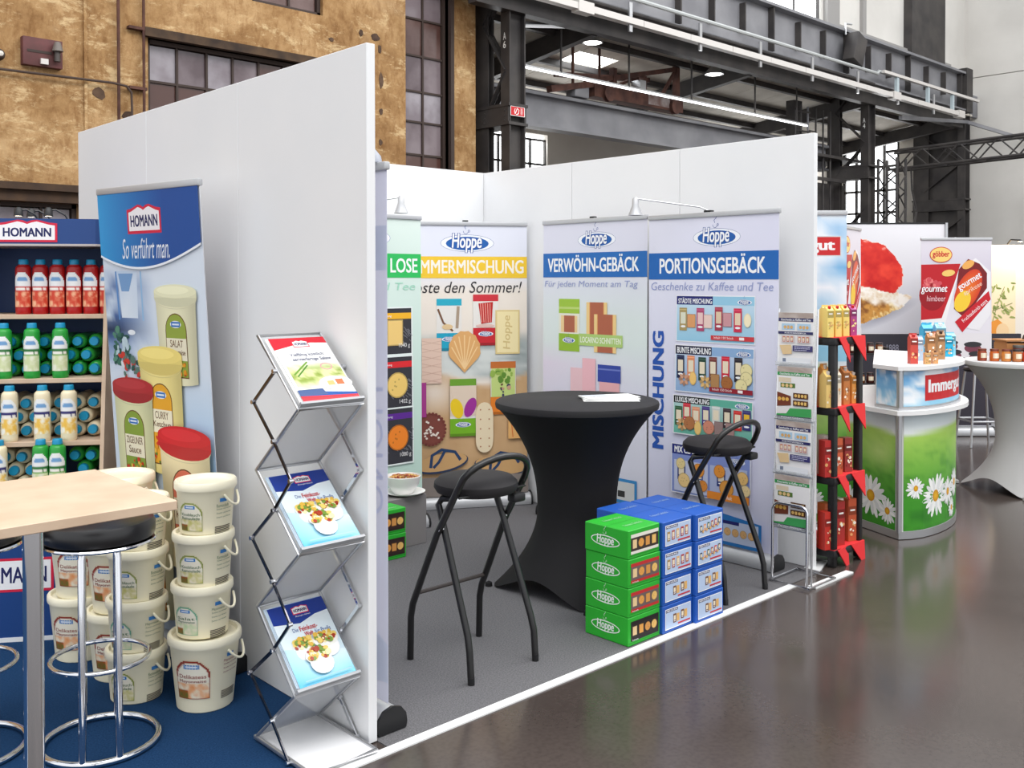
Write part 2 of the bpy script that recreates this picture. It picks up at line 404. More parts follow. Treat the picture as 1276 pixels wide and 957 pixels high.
struct(mb().box((2.3, 7.42, 4.29), (4.78, 7.56, 4.385)).build('trim_lintel', mat('dark_lintel', (52, 40, 33), 0.9, noise=(5, (86, 66, 48))), smooth=False))  # dark brown with a lighter brown mottle
struct(mb().box((-3, 7.36, 2.56), (1.75, 7.52, 2.63)).box((-3, 7.42, 2.45), (1.75, 7.52, 2.56)).build('trim_ledge', mat('dark_ledge', (84, 62, 44), 0.9, noise=(4, (60, 46, 38))), smooth=False))
struct(mb().box((6.56, 7.44, 2.2), (6.62, 7.6, 7)).build('trim_window_post', DARKWOOD, smooth=False))
def pilaster(x): struct(mb().box((x, 7.47, 0), (x + .03, 7.51, 7.6)).build('trim_pilaster', PLASTER, smooth=False))
pilaster(1.68)
# holes where plaster has broken away
HOLEM = mat('broken_plaster', (70, 52, 42), 0.95, noise=(9, (98, 76, 60)))
for x, z, w, h in [(5.12, 4.82, .07, .09), (5.34, 4.80, .14, .10), (5.41, 4.66, .06, .12), (5.43, 4.25, .07, .2), (5.43, 3.85, .06, .09), (5.42, 3.45, .06, .09), (4.68, 4.66, .08, .06), (5.17, 4.55, .12, .05), (1.84, 3.62, .13, .13), (2.14, 3.42, .13, .1)]:
    pts = [(w / 2 * math.cos(a) * random.uniform(.75, 1.15), h / 2 * math.sin(a) * random.uniform(.75, 1.15)) for a in [2 * PI * k / 11 for k in range(11)]]
    M = Matrix(((1, 0, 0, x), (0, 0, -1, 7.497), (0, 1, 0, z), (0, 0, 0, 1)))
    o = mb().prism(pts, -0.02, 0.004, M).build('plaster_hole', HOLEM, ow, False)

# pipes and fittings on the ochre wall
def single(o, label, cat, group=None): return tag(o, label, cat, group)
single(mb().tube([(2.02, 7.44, 1.6), (2.02, 7.44, 8)], .017, 8).build('wall_pipe', RUST), 'rusty vertical pipe on ochre wall crossing the horizontal conduit', 'pipe')
p = thing('wall_pipe', 'rusty vertical pipe with wall brackets beside the wide window', 'pipe', (2.29, 7.44, 0))
mb().tube([(0, 0, 3.4), (0, 0, 8)], .016, 8).build('pipe', RUST, p)
for z in (4.36, 3.72): mb().box((-.16, -.015, z - .018), (.03, .06, z + .012)).build('bracket', RUST, p, False)
single(mb().tube([(-1, 7.43, 3.70), (.9, 7.43, 3.72), (1.95, 7.43, 3.735), (2.1, 7.43, 3.72), (2.15, 7.43, 3.66), (2.155, 7.43, 3.5), (2.155, 7.43, 3.2)], .013, 8).build('wall_conduit', mat('brown_conduit', (70, 54, 46), 0.7)), 'thin horizontal brown conduit bending down on ochre wall', 'conduit')
p = thing('switch_panel', 'rust red switch panel with a lamp on the ochre wall', 'switch panel', (1.075, 7.44, 3.8))
mb().rbox((0, -.02, 0), (.375, .06, .28), .006).build('back_plate', mat('rust_red_paint', (104, 58, 58), 0.7, noise=(7, (84, 50, 48))), p)
mb().box((.16, -.05, .02), (.23, -.02, .075)).build('switch', mat('switch_white', (214, 208, 204), .5), p, False)
mb().lathe([(.0, .1), (.03, .09), (.05, .02), (.055, 0)], (.31, -.07, .16), 12).build('lamp_shade', mat('grey_lamp', (112, 104, 98), .5), p)
mb().cyl((.31, -.06, .06), (.31, -.06, .16), .03, 10).build('lamp', mat('dark_lamp', (70, 62, 58), .5), p)
mb().box((.04, -.025, .13), (.27, -.02, .155)).build('bus_bar', DARKWOOD, p, False)
p = thing('wall_lamp', 'dark oval bulkhead lamp at the edge of the ochre wall', 'lamp', (0.86, 7.44, 3.86))
mb().lathe([(0, .07), (.04, .06), (.055, .02), (.06, 0)], (0, 0, 0), 14, Matrix.Rotation(PI / 2, 4, 'X')).build('housing', DARKWOOD, p)
mb().lathe([(0, .085), (.025, .078), (.03, .06)], (0, 0, 0), 12, Matrix.Rotation(PI / 2, 4, 'X')).build('lens', mat('lamp_lens', (214, 208, 200), .3), p)

# --- laced steel columns
def i_leg(b, x0, y0, w, d, z1):
    t = .022
    b.box((x0, y0, 0), (x0 + t, y0 + d, z1)).box((x0 + w - t, y0, 0), (x0 + w, y0 + d, z1)).box((x0 + t, y0 + d / 2 - t / 2, 0), (x0 + w - t, y0 + d / 2 + t / 2, z1))
def column(x, zb, label, mark=None, z1=6.2, yb=7.45, bd=.29, rw=.12, infill=False):
    c = thing('steel_column', label, 'column', (x, 7.0, 0), group='laced steel columns')
    b = mb(); i_leg(b, 0, 0, .31, .18, z1); b.build('front_leg', STEEL, c, False)
    b = mb(); i_leg(b, 0.0, yb - 7, rw, bd, z1); b.build('rear_leg', STEEL, c, False)
    z = .4; up = True
    while z < z1 - .8:
        if not (zb - .75 < z < zb + .05):
            y0, y1 = .09, yb - 7 + .1
            for xx in (.012, .1): mb().beam((xx, y0 if up else y1, z), (xx, y1 if up else y0, z + .68), .012, .075, (1, 0, 0)).build('lacing_bar', STEEL, c, False)
        z += .70; up = not up
    mb().box((-.03, -.02, zb), (.34, yb - 7 + bd + .02, zb + .04)).box((-.03, -.02, zb + .26), (.34, yb - 7 + bd + .02, zb + .30)).box((-.02, .01, zb), (.0, yb - 7 + bd, zb + .3)).box((.31, .01, zb), (.33, yb - 7 + bd, zb + .3)).build('crane_bracket', STEEL, c, False)
    for zz in (zb + .06, zb + .13, zb + .2, zb + .26):
        for yy in (.08, .5): mb().lathe([(0, .012), (.012, .006), (.013, 0)], (0, 0, 0), 8, TR(-.02, yy, zz) @ Matrix.Rotation(-PI / 2, 4, 'Y')).build('rivet', STEEL, c)
    if infill: mb().box((.1, .16, 0), (.12, yb - 7 + .02, z1 - .4)).build('added_infill', STEEL, c, False)  # added dark plate, stands in for the dark things seen behind the gap
    if mark:
        cv = Canvas(); cv.text(mark[0], 0, 0, .055, .10, (232, 232, 230), .01).text(mark[1], 0, .12, .055, .22, (232, 232, 230), .01)
        cv.build('column_mark', c, (-.003, .125, 5.12), wrap=lambda x, y, z: (-z, -x, y))
    return c
c6 = column(7.25, 3.83, 'black laced steel column marked A 6 beside ochre wall', 'A6')
c4 = column(17.72, 3.83, 'black laced steel column marked A 4 behind the sky banner', 'A4', yb=7.66)
c3 = column(22.75, 3.4, 'broad dark steel column standing against the white end wall', None, 5.9, 7.9, .4, .3, True)
# fire extinguisher sign on A6
p = thing('fire_sign', 'red fire extinguisher sign on the column marked A 6', 'sign', (7.255, 6.985, 3.955))
mb().box((0, 0, 0), (.27, .006, .135)).box((.27, 0, 0), (.276, .12, .135)).build('plate', mat('sign_white', (235, 232, 230), .4), p, False)
cv = Canvas(); R_ = (196, 34, 40); W_ = (240, 238, 236)
cv.rect(.008, .008, .262, .127, R_).line([(.09, .1), (.13, .025), (.16, .05), (.15, .1), (.11, .115)], .014, W_).line([(.09, .03), (.075, .07), (.09, .11)], .012, W_).line([(.2, .02), (.2, .11)], .008, W_).line([(.225, .02), (.225, .11)], .008, W_)
cv.build('sign_print', p, (0, 0, .135))

# --- crane runway girder of the nave, cable tray, pipe
g = thing('crane_girder', 'big grey riveted crane girder high above the stands', 'girder', (0, 6.8, 0))
mb().box((6.5, 0.02, 5.75), (22.0, .05, 6.62)).build('web', GSTEEL, g, False)
mb().box((6.5, -.14, 6.6), (22.0, .2, 6.65)).build('flange', GSTEEL, g, False)
mb().box((6.5, -.14, 5.72), (22.0, .2, 5.76)).build('flange', GSTEEL, g, False)
for k in range(16):
    x = 8.0 + k * .92
    mb().box((x, -.1, 5.8 if k % 3 == 0 else 5.98), (x + .03, .02, 6.6 if k % 3 == 0 else 6.5)).build('stiffener', STEEL, g, False)
mb().box((21.95, -.16, 5.7), (22.3, .5, 6.75)).build('end_plate', STEEL, g, False)
mb().box((6.4, 0.02, 6.65), (22.2, .1, 6.7)).build('crane_rail', STEEL, g, False)
t = thing('cable_tray', 'long white cable duct running under the crane girder', 'cable duct', (0, 6.5, 0))
x = 6.0
k = 0
while x < 21.2:
    mb().box((x, -.06, 5.47), (min(x + 1.16, 21.3), .06, 5.565)).build('duct_segment', mat('duct_white', (206, 202, 198), .5), t, False); x += 1.17; k += 1
for x in (8.05, 17.7, 21.0): mb().box((x, -.075, 5.44), (x + .32, .075, 5.6)).build('junction_box', MATS['duct_white'], t, False)
for k in range(7): x = 9.2 + 1.75 * k; mb().box((x, -.03, 5.36), (x + .07, .0, 5.8)).build('hanger', ALU, t, False)
single(mb().tube([(6.2, 6.45, 5.84), (17.0, 6.45, 5.86), (17.35, 6.6, 5.98), (22.2, 6.6, 6.02)], .035, 8).build('supply_pipe', mat('pale_pipe', (184, 188, 188), .4)), 'pale supply pipe running along the front of the crane girder', 'pipe')
single(mb().tube([(6.2, 6.62, 5.7), (17.2, 6.62, 5.7)], .028, 8).build('supply_pipe', STEEL), 'dark conduit pipe between cable duct and crane girder', 'pipe')
t = thing('pipe_rack', 'white pipe rack frame at the end of the crane girder', 'pipe rack', (0, 6.5, 0))
mb().box((17.3, -.06, 5.92), (22.2, .0, 5.98)).build('rail', MATS['duct_white'], t, False)
for x in (17.9, 19.4, 20.7): mb().box((x, -.04, 5.55), (x + .09, .02, 5.92)).build('post', mat('pale_blue_steel', (176, 190, 196), .45), t, False)
p = thing('floodlight', 'black floodlight clamped onto the crane girder', 'floodlight', (16.2, 6.55, 6.22))
mb().rbox((-.2, -.15, -.3), (.2, .1, .3), .02, Matrix.Rotation(.35, 4, 'Y')).build('housing', STEEL, p); mb().tube([(-.15, .1, .3), (-.15, .1, .52), (.1, .1, .55)], .02, 6).build('bracket', ALU, p)
# eaves beam under the girder
struct(mb().box((6.6, 6.95, 5.40), (22.5, 7.12, 5.72)).build('trim_eaves_beam', STEEL, smooth=False))
# clerestory above the girder
cl = wall_with_holes('wall_clerestory', 6.4, 24, 6.7, 9.5, 7.3, 7.5, [(13.0, 16.23, 6.95, 9.0)], HALLWHITE)
p = thing('window_5', 'white lit clerestory window above the crane girder', None); p['kind'] = 'structure'
mb().box((13.0, 7.33, 6.93), (16.23, 7.42, 6.98)).box((16.2, 7.33, 6.95), (16.28, 7.42, 9)).build('window_frame', STEEL, p, False)
for x in (13.6, 14.3, 15.3): mb().box((x, 7.35, 6.95), (x + .03, 7.4, 9)).build('glazing_bar', STEEL, p, False)
mb().box((13.0, 7.385, 6.95), (16.23, 7.39, 9)).build('pane', mat('frosted_pane', (240, 244, 246), .5, trans=0.0, emit=3.5), p, False)
struct(mb().box((12.6, 7.2, 6.7), (12.8, 7.32, 9.5)).box((16.35, 7.2, 6.7), (16.85, 7.32, 9.5)).box((16.85, 7.2, 6.78), (22.4, 7.32, 6.98)).box((17.9, 7.22, 6.7), (18.05, 7.32, 9.5)).build('trim_clerestory_posts', mat('pale_grey_steel', (150, 148, 146), .6), smooth=False))
struct(mb().box((20.0, 7.1, 6.7), (21.8, 7.3, 9.5)).build('trim_clerestory_column', STEEL, smooth=False))

# --- side aisle
wa = wall_with_holes('wall_aisle', 6.0, 24, 0, 6, 11, 11.25, [(9.9, 12.05, 3.0, 4.6), (16.5, 18.6, 3.0, 4.5)], AISLEWALL)
for (x0, x1) in ((9.9, 12.05), (16.5, 18.6)):
    p = thing('window_6' if x0 < 12 else 'window_7', 'bright gridded window in the far aisle wall', None); p['kind'] = 'structure'
    for k in range(6): x = x0 + (x1 - x0) * k / 5; mb().box((x - .02, 11.05, 3.0), (x + .02, 11.1, 4.5)).build('glazing_bar', STEEL, p, False)
    for z in (3.02, 3.5, 4.0, 4.49): mb().box((x0, 11.05, z - .02), (x1, 11.1, z + .02)).build('glazing_bar', STEEL, p, False)
    mb().box((x0, 11.13, 3.0), (x1, 11.135, 4.6)).build('pane', MATS['frosted_pane'], p, False)
struct(mb().box((-9, 7.85, 0), (7.0, 7.9, 6)).build('wall_behind', AISLEWALL, smooth=False))
struct(mb().box((6.0, 7.9, 0), (6.2, 11, 6)).build('wall_aisle_end', AISLEWALL, smooth=False))
we = thing('wall_end', 'pale painted end wall of the hall', None); we['kind'] = 'structure'
def end_box(y0, y1, z0, z1): mb().box((23.5, y0, z0), (23.7, y1, z1)).build('wall_panel', HALLWHITE, we, False)
end_box(-14, 6.2, 0, 6.78); end_box(6.2, 9.05, 0, 6.78); end_box(-14, 6.2, 6.8, 11); end_box(6.2, 9.05, 6.8, 11); end_box(9.05, 10.6, 0, 2.9); end_box(9.05, 10.6, 5.45, 11); end_box(10.6, 11.2, 0, 11)
p = thing('window_8', 'tall bright window at the end of the aisle', None); p['kind'] = 'structure'
for y in (9.05, 9.45, 9.85, 10.25, 10.6): mb().box((23.5, y - .03, 2.9), (23.58, y + .03, 5.45)).build('glazing_bar', STEEL, p, False)
for z in (2.9, 3.5, 4.1, 4.75, 5.43): mb().box((23.5, 9.05, z - .03), (23.58, 10.6, z + .03)).build('glazing_bar', STEEL, p, False)
mb().box((23.62, 9.05, 2.9), (23.63, 10.6, 5.45)).build('pane', MATS['frosted_pane'], p, False)
# lean-to roof: boards as strips between purlins, one skylight
rf = thing('ceiling', 'pale boarded lean-to roof of the side aisle', None); rf['kind'] = 'structure'
def rz_(y): return 5.76 - .15 * (y - 7)
bw = 1.0; x = 6.2
while x < 23.5:
    for (ya, yb) in ((7.0, 8.4), (8.4, 9.8), (9.8, 11.1)):
        if 10.1 < x < 11.0 and ya == 8.4: ya = 8.95
        b = mb(); q = [(x + .008, ya), (x + bw - .008, ya), (x + bw - .008, yb), (x + .008, yb)]
        b.add([(a, c, rz_(c)) for a, c in q] + [(a, c, rz_(c) + .05) for a, c in q], [(0, 1, 2, 3), (7, 6, 5, 4), (0, 4, 5, 1), (1, 5, 6, 2), (2, 6, 7, 3), (3, 7, 4, 0)])
        b.build('roof_board', ROOFM, rf, False)
    x += bw
b = mb(); b.add([(10.2, 8.4, rz_(8.4) + .06), (11.2, 8.4, rz_(8.4) + .06), (11.2, 8.95, rz_(8.95) + .06), (10.2, 8.95, rz_(8.95) + .06)], [(0, 1, 2, 3)]); b.build('skylight', mat('skylight_pane', (240, 244, 246), .5, emit=9.0), rf, False)
for y in (7.9, 8.9, 9.9, 10.7): mb().box((6.2, y - .05, rz_(y) - .10), (23.4, y + .05, rz_(y))).build('purlin', STEEL, rf, False)
for x in (9.1, 13.35, 17.85, 22.3):
    b = mb(); q = [(7.1, -.42), (8.5, -.34), (11, -.36)]
    b.beam((x, 7.1, rz_(7.1) - .21), (x, 11, rz_(11) - .13), .13, .3); b.build('rafter', STEEL, rf, False)
# lamps in the aisle
BULB = mat('lamp_glow', (255, 252, 244), .4, emit=6.0)
for i, (x, y, z, lb) in enumerate([(9.52, 7.5, 5.42, 'small bell lamp hanging near the eaves above the crane trolley'), (12.82, 7.5, 5.40, 'small bell lamp hanging near the eaves right of the trolley')]):
    p = thing('pendant_lamp', lb, 'lamp', (x, y, z), group='aisle bell lamps')
    mb().lathe([(.03, .22), (.05, .16), (.16, .04), (.17, .0), (.155, .0), (.05, .14)], (0, 0, 0), 16).build('lamp_shade', ALU, p); mb().lathe([(0, -.005), (.12, -.005), (.14, .02)], (0, 0, 0), 14).build('bulb', BULB, p)
p = thing('light_tube', 'long glowing fluorescent tube line in the side aisle', 'light'); mb().box((7.6, 7.385, 4.775), (15.9, 7.415, 4.8)).build('tube', mat('tube_glow', (250, 252, 255), .4, emit=3.0), p, False); mb().box((7.6, 7.39, 4.8), (15.9, 7.41, 4.83)).build('housing', ALU, p, False)
for x in (8.7, 10.3, 12, 14, 15.5): mb().cyl((x, 7.4, 4.82), (x, 7.4, 5.7), .018, 6).build('hanger', STEEL, p)
p = thing('light_tube', 'short fluorescent tube by the column marked A 6', 'light'); mb().beam((7.7, 7.4, 5.35), (8.9, 7.2, 5.5), .04, .03).build('tube', mat('dim_tube', (236, 238, 240), .4, emit=.4), p, False); mb().beam((7.7, 7.4, 5.39), (8.9, 7.2, 5.54), .09, .04).build('housing', ALU, p, False)
# daylight through the aisle windows
area('window_daylight', (11.0, 10.9, 3.8), (11.0, 8.0, 4.6), 2.0, 1.4, 30); area('window_daylight', (17.5, 10.9, 3.75), (17.0, 8.0, 4.6), 2.0, 1.4, 30); area('window_daylight', (23.3, 9.8, 4.2), (19.0, 9.3, 4.2), 1.4, 2.4, 60)
# aisle runway beam and trolley
g = thing('runway_beam', 'grey steel runway beam carrying the rusty crane trolley', 'girder', (0, 8.0, 0))
mb().box((7.6, -.02, 4.08), (17.7, .02, 4.56)).build('web', GSTEEL, g, False)
mb().box((7.6, -.13, 4.55), (17.7, .13, 4.6)).build('flange', GSTEEL, g, False); mb().box((7.6, -.13, 4.05), (17.7, .13, 4.09)).build('flange', GSTEEL, g, False)
mb().box((7.6, -.03, 4.6), (17.7, .03, 4.64)).build('crane_rail', STEEL, g, False)
t = thing('crane_trolley', 'rusty old crane trolley standing on the runway beam', 'crane trolley', (0, 8.0, 4.64))
mb().box((10.0, -.12, .06), (12.4, .12, .3)).build('end_carriage', RUST, t, False)
mb().box((11.4, -.125, .1), (12.0, -.118, .28)).build('paint_patch', mat('worn_grey_paint', (150, 140, 138), .7, noise=(6, (110, 84, 78))), t, False)
for x in (10.3, 12.1): mb().lathe([(.0, -.05), (.11, -.05), (.13, -.03), (.11, -.02), (.11, .04), (.13, .05), (0, .05)], (0, 0, 0), 18, TR(x, -.15, .13) @ Matrix.Rotation(PI / 2, 4, 'X')).build('wheel', RUST, t)
mb().beam((9.0, -.05, .05), (10.1, -.05, .28), .12, .1).beam((9.9, 0, .3), (12.3, 0, .85), .08, .08).beam((9.8, .6, .5), (12.3, .6, .75), .08, .08).build('gantry_beam', RUST, t, False)
for x, h in ((10.6, .62), (12.35, .92), (11.4, .6)): mb().box((x - .045, -.05, .25), (x + .045, .05, h)).build('post', RUST, t, False)
mb().beam((11.9, 0, .3), (12.3, 0, .8), .05, .05).build('brace', RUST, t, False)
mb().beam((10.7, 0, .35), (11.3, .2, .55), .05, .05).build('brace', RUST, t, False)
mb().box((11.2, -.1, .3), (11.36, .1, .5)).build('grey_box', ALU, t, False); mb().rbox((9.55, -.1, .0), (9.9, .12, .22), .03).build('motor', GSTEEL, t)
for x in (9.6, 10.25): mb().cyl((x, 0, .2), (x, 0, 1.0), .025, 8).build('hanging_rod', RUST, t)
# ladder with cage and platform at A4
t = thing('access_platform', 'dark service platform with ladder cage before the aisle window', 'platform', (16.0, 7.9, 0))
mb().box((-.4, -.4, 4.25), (2.4, .6, 4.31)).box((-.4, -.4, 3.75), (1.7, -.36, 3.82)).build('deck', STEEL, t, False)
for x in (.0, .28, .6, .9, 1.2): mb().cyl((x, -.3, 2.6), (x, -.3, 5.25), .022, 6).build('rail', GSTEEL if x == .28 else STEEL, t)
for k in range(9): mb().cyl((.28, -.3, 2.8 + k * .28), (.6, -.3, 2.8 + k * .28), .014, 6).build('rung', STEEL, t)
mb().tube([(-.3, -.35, 4.3), (-.3, -.35, 5.1), (.28, -.35, 5.12)], .02, 6).tube([(-.3, -.35, 4.7), (.28, -.35, 4.72)], .018, 6).build('guard_rail', STEEL, t)
mb().box((-.6, -.1, 3.15), (2.2, .25, 3.75)).build('bracket_beam', STEEL, t, False); mb().box((.1, -.1, .0), (.4, .1, 5.4)).build('support_post', STEEL, t, False)
p = thing('floodlight', 'grey floodlight hanging beside the white stand wall', 'floodlight', (15.6, 7.3, 2.75))
mb().rbox((-.22, -.12, -.14), (.22, .12, .14), .02, Matrix.Rotation(-.7, 4, 'Y')).build('housing', GSTEEL, p); mb().tube([(0, 0, .1), (.1, .1, .45), (.35, .45, .55), (.6, .62, .55)], .02, 6).build('bracket', STEEL, p)
# lighting truss with tower near the end wall
def truss(b_parent, p, q, w, n, m, r=.032):
    p = Vector(p); q = Vector(q); d = q - p; up = Vector((0, 0, 1)) if abs(d.normalized().z) < .9 else Vector((0, 1, 0)); sx = d.normalized().cross(up).normalized(); up = sx.cross(d.normalized())
    for a, c in ((1, 1), (1, -1), (-1, 1), (-1, -1)):
        o = sx * (a * w / 2) + up * (c * w / 2); mb().cyl(p + o, q + o, r, 8).build('chord', m, b_parent)
    for face in range(4):
        o0, o1 = [(sx + up, sx - up), (sx - up, -sx - up), (-sx - up, -sx + up), (-sx + up, sx + up)][face]
        for k in range(n):
            a, c = (o0, o1) if k % 2 == 0 else (o1, o0)
            mb().cyl(p + d * (k / n) + a * (w / 2), p + d * ((k + 1) / n) + c * (w / 2), r * .55, 6).build('diagonal', m, b_parent)
t = thing('lighting_truss', 'black lattice lighting truss spanning below the white end wall', 'truss')
truss(t, (20.0, 7.6, 4.42), (20.0, 1.0, 4.60), .42, 16, STEEL)
t = thing('truss_tower', 'black lattice truss tower standing behind the cake poster', 'truss')
truss(t, (18.6, 6.9, 0), (18.6, 6.9, 4.3), .42, 12, STEEL)
p = thing('floodlight', 'pale floodlight on an arm beside the truss tower', 'floodlight', (20.3, 7.2, 2.75))
mb().rbox((-.3, -.1, -.08), (.3, .1, .08), .02, Matrix.Rotation(.6, 4, 'Y')).build('housing', ALU, p); mb().tube([(0, 0, .05), (.2, 0, .5), (-.05, 0, 1.0), (-.1, 0, 1.5)], .025, 6).build('arm', STEEL, p)
for (a, c, lb) in (((22.9, 7.1, 5.3), (23.4, 4.6, 5.0), 'grey stay beam along the end wall above the truss'),):
    single(mb().beam((19.0, 6.9, 5.25), (22.6, 6.9, 5.55), .08, .08).beam((22.6, 6.9, 5.55), (23.45, 5.4, 4.9), .08, .08).build('stay_beam', GSTEEL), lb, 'beam')
p = thing('end_cabinet', 'grey steel cabinet beside the girder end on the end wall', 'cabinet', (23.2, 6.98, 5.75)); mb().rbox((0, 0, 0), (.28, .28, .55), .01).build('body', GSTEEL, p); mb().rbox((-.012, .03, .03), (0.004, .25, .52), .004).build('door', GSTEEL, p)
# ================================================================== STAND WALLS AND CARPETS
H = 2.5
def partition(nm, label, panels):
    w = thing(nm, label, None); w['kind'] = 'structure'
    for a, b in panels: mb().rbox(a, b, .002, seg=1).build('wall_panel', WHITE, w, False)
    return w
g_ = .0015
partition('wall_left', 'white partition wall between the two stands', [((0, 0 + .0, 0), (.037, .95 - g_, H)), ((0, .95 + g_, 0), (.037, 1.9 - g_, H)), ((0, 1.9 + g_, 0), (.037, 2.84, H))])
partition('wall_back', 'white rear wall of the biscuit stand', [((.04, 2.845, 0), (1.02 - g_, 2.882, H)), ((1.02 + g_, 2.845, 0), (2.05 - g_, 2.882, H)), ((2.05 + g_, 2.845, 0), (3.078, 2.882, H))])
partition('wall_right', 'white side wall of the biscuit stand', [((3.08, .0, 0), (3.117, .95 - g_, H)), ((3.08, .95 + g_, 0), (3.117, 1.9 - g_, H)), ((3.08, 1.9 + g_, 0), (3.117, 2.88, H))])
def carpet_mat(nm, c1, c2):
    return mat(nm, c1, .95, spec=.1, noise=(160, c2, .3, .7), bump=(400, .35))
cg = struct(mb().box((.04, -.062, -.012), (3.078, 2.843, 0)).build('floor_carpet_grey', carpet_mat('grey_carpet', (88, 87, 89), (122, 121, 124)), smooth=False)); cg['label'] = 'mottled grey carpet of the biscuit stand'
cb = struct(mb().box((-4.5, -.062, -.012), (-.001, 4.5, 0)).build('floor_carpet_blue', carpet_mat('blue_carpet', (22, 52, 88), (36, 70, 110)), smooth=False)); cb['label'] = 'dark blue carpet of the sauce stand'
STRIP = mat('white_edge_strip', (238, 238, 238), .45)
struct(mb().prism([(-3.0, -.106), (2.72, -.106), (2.72, -.062), (-3.0, -.062)], -.012, .002).build('trim_1', STRIP, smooth=False))['label'] = 'white edge strip along the carpet front'
struct(mb().prism([(2.76, -.2), (3.17, -.2), (3.17, -.155), (2.76, -.15)], -.012, .004).build('trim_2', STRIP, smooth=False))['label'] = 'short white floor strip beyond the leaflet stand'
struct(mb().prism([(3.05, -.06), (3.28, .02), (3.2, .06), (3.05, .04)], -.012, .003).build('trim_3', STRIP, smooth=False))
# ================================================================== PRINT ELEMENTS
BLUE = (24, 62, 140); SKYB = (64, 150, 208); RED = (206, 26, 44); WHT = (244, 244, 246)
def homann_logo(c, x0, y0, x1, y1, wt=.022):
    w, h = x1 - x0, y1 - y0
    def arch(m):
        return [(x0 + m, y1 - m), (x1 - m, y1 - m), (x1 - m, y0 + .16 * h + m), (x0 + .86 * w, y0 + .12 * h + m), (x0 + .66 * w, y0 + m * .8), (x0 + .57 * w, y0 + .03 * h + m), (x0 + .5 * w, y0 + .1 * h + m), (x0 + .43 * w, y0 + .03 * h + m), (x0 + .34 * w, y0 + m * .8), (x0 + .14 * w, y0 + .12 * h + m), (x0 + m, y0 + .16 * h + m)]
    c.poly(arch(0), (214, 40, 70)); c.poly(arch(h * .1), (244, 240, 242))
    c.text('HOMANN', x0 + .1 * w, y0 + .36 * h, x1 - .1 * w, y0 + .76 * h, (36, 40, 92), wt)
def homann_badge(c, cx, cy, w):
    c.ell(cx, cy, w * .62, w * .24, (236, 238, 244)); c.rect(cx - w / 2, cy - w * .17, cx + w / 2, cy + w * .17, (40, 112, 190)); c.rect(cx - w * .38, cy - w * .06, cx + w * .38, cy + w * .06, (224, 232, 244))
def hoppe_logo(c, cx, cy, w, plain=False):
    h = w * .30
    if not plain:
        c.ell(cx, cy, w / 2, h / 2 * 1.05, (110, 124, 170)); c.ell(cx, cy, w / 2 * .985, h / 2 * 1.0, (240, 242, 248)); c.ell(cx - w * .0, cy + h * .02, w * .40, h * .42, (30, 94, 170))
        tc = (246, 247, 250); c.text('Hoppe', cx - w * .30, cy - h * .62, cx + w * .28, cy + h * .60, (30, 70, 150), .05, .12)
        c.text('Hoppe', cx - w * .29, cy - h * .58, cx + w * .27, cy + h * .56, tc, .015, .12); sc = (70, 96, 160)
    else:
        tc = (236, 244, 236); c.ring(cx, cy, w / 2, h / 2, w * .03, tc); c.text('Hoppe', cx - w * .3, cy - h * .5, cx + w * .3, cy + h * .5, tc, .02, .12); sc = tc
    c.ring(cx - w * .03, cy - h * .75, w * .05, h * .2, w * .008, sc, a0=0, a1=PI); c.line([(cx - w * .03, cy - h * .85), (cx - w * .05, cy - h * 1.0), (cx - w * .01, cy - h * 1.12), (cx + w * .01, cy - h * 1.3)], w * .01, sc)
    c.ring(cx + w * .03, cy - h * .74, w * .02, h * .08, w * .007, sc)
def speck(c, x0, y0, x1, y1, n, cols, r, seed=1, sq=.7):
    q = random.Random(seed)
    for i in range(n):
        rr = r * q.uniform(.5, 1.2); c.ell(q.uniform(x0, x1), q.uniform(y0, y1), rr, rr * q.uniform(sq, 1), q.choice(cols), 7, q.random() * 3)
def biscuit(c, cx, cy, r, col=(226, 176, 96), kind=0, seed=0):
    q = random.Random(seed); dk = tuple(int(v * .8) for v in col)
    if kind == 0:
        c.ell(cx, cy, r, r, dk, 18); c.ell(cx, cy, r * .9, r * .9, col, 18)
        for k in range(5): c.ell(cx + q.uniform(-.5, .5) * r, cy + q.uniform(-.5, .5) * r, r * .08, r * .08, dk, 6)
    elif kind == 1:
        c.rect(cx - r * .75, cy - r, cx + r * .75, cy + r, dk); c.rect(cx - r * .66, cy - r * .92, cx + r * .66, cy + r * .92, col)
    elif kind == 2:
        c.ell(cx, cy, r * .62, r, col, 16); c.ell(cx, cy, r * .5, r * .85, tuple(min(255, v + 14) for v in col), 16)
    else:
        for k in range(8): a = k * PI / 4; c.ell(cx + .6 * r * math.cos(a), cy + .6 * r * math.sin(a), r * .4, r * .25, col if k % 2 else dk, 8, a)
def pack(c, x0, y0, x1, y1, col, inner=None):
    c.rect(x0, y0, x1, y1, col); h = y1 - y0; w = x1 - x0; lt = tuple(min(255, v + 34) for v in col)
    c.rect(x0, y0 + .06 * h, x1, y0 + .10 * h, lt); c.rect(x0 + .16 * w, y0 + .2 * h, x1 - .16 * w, y0 + .7 * h, inner or (236, 222, 196)); c.ell((x0 + x1) / 2, y0 + .82 * h, w * .34, h * .05, WHT, 10)
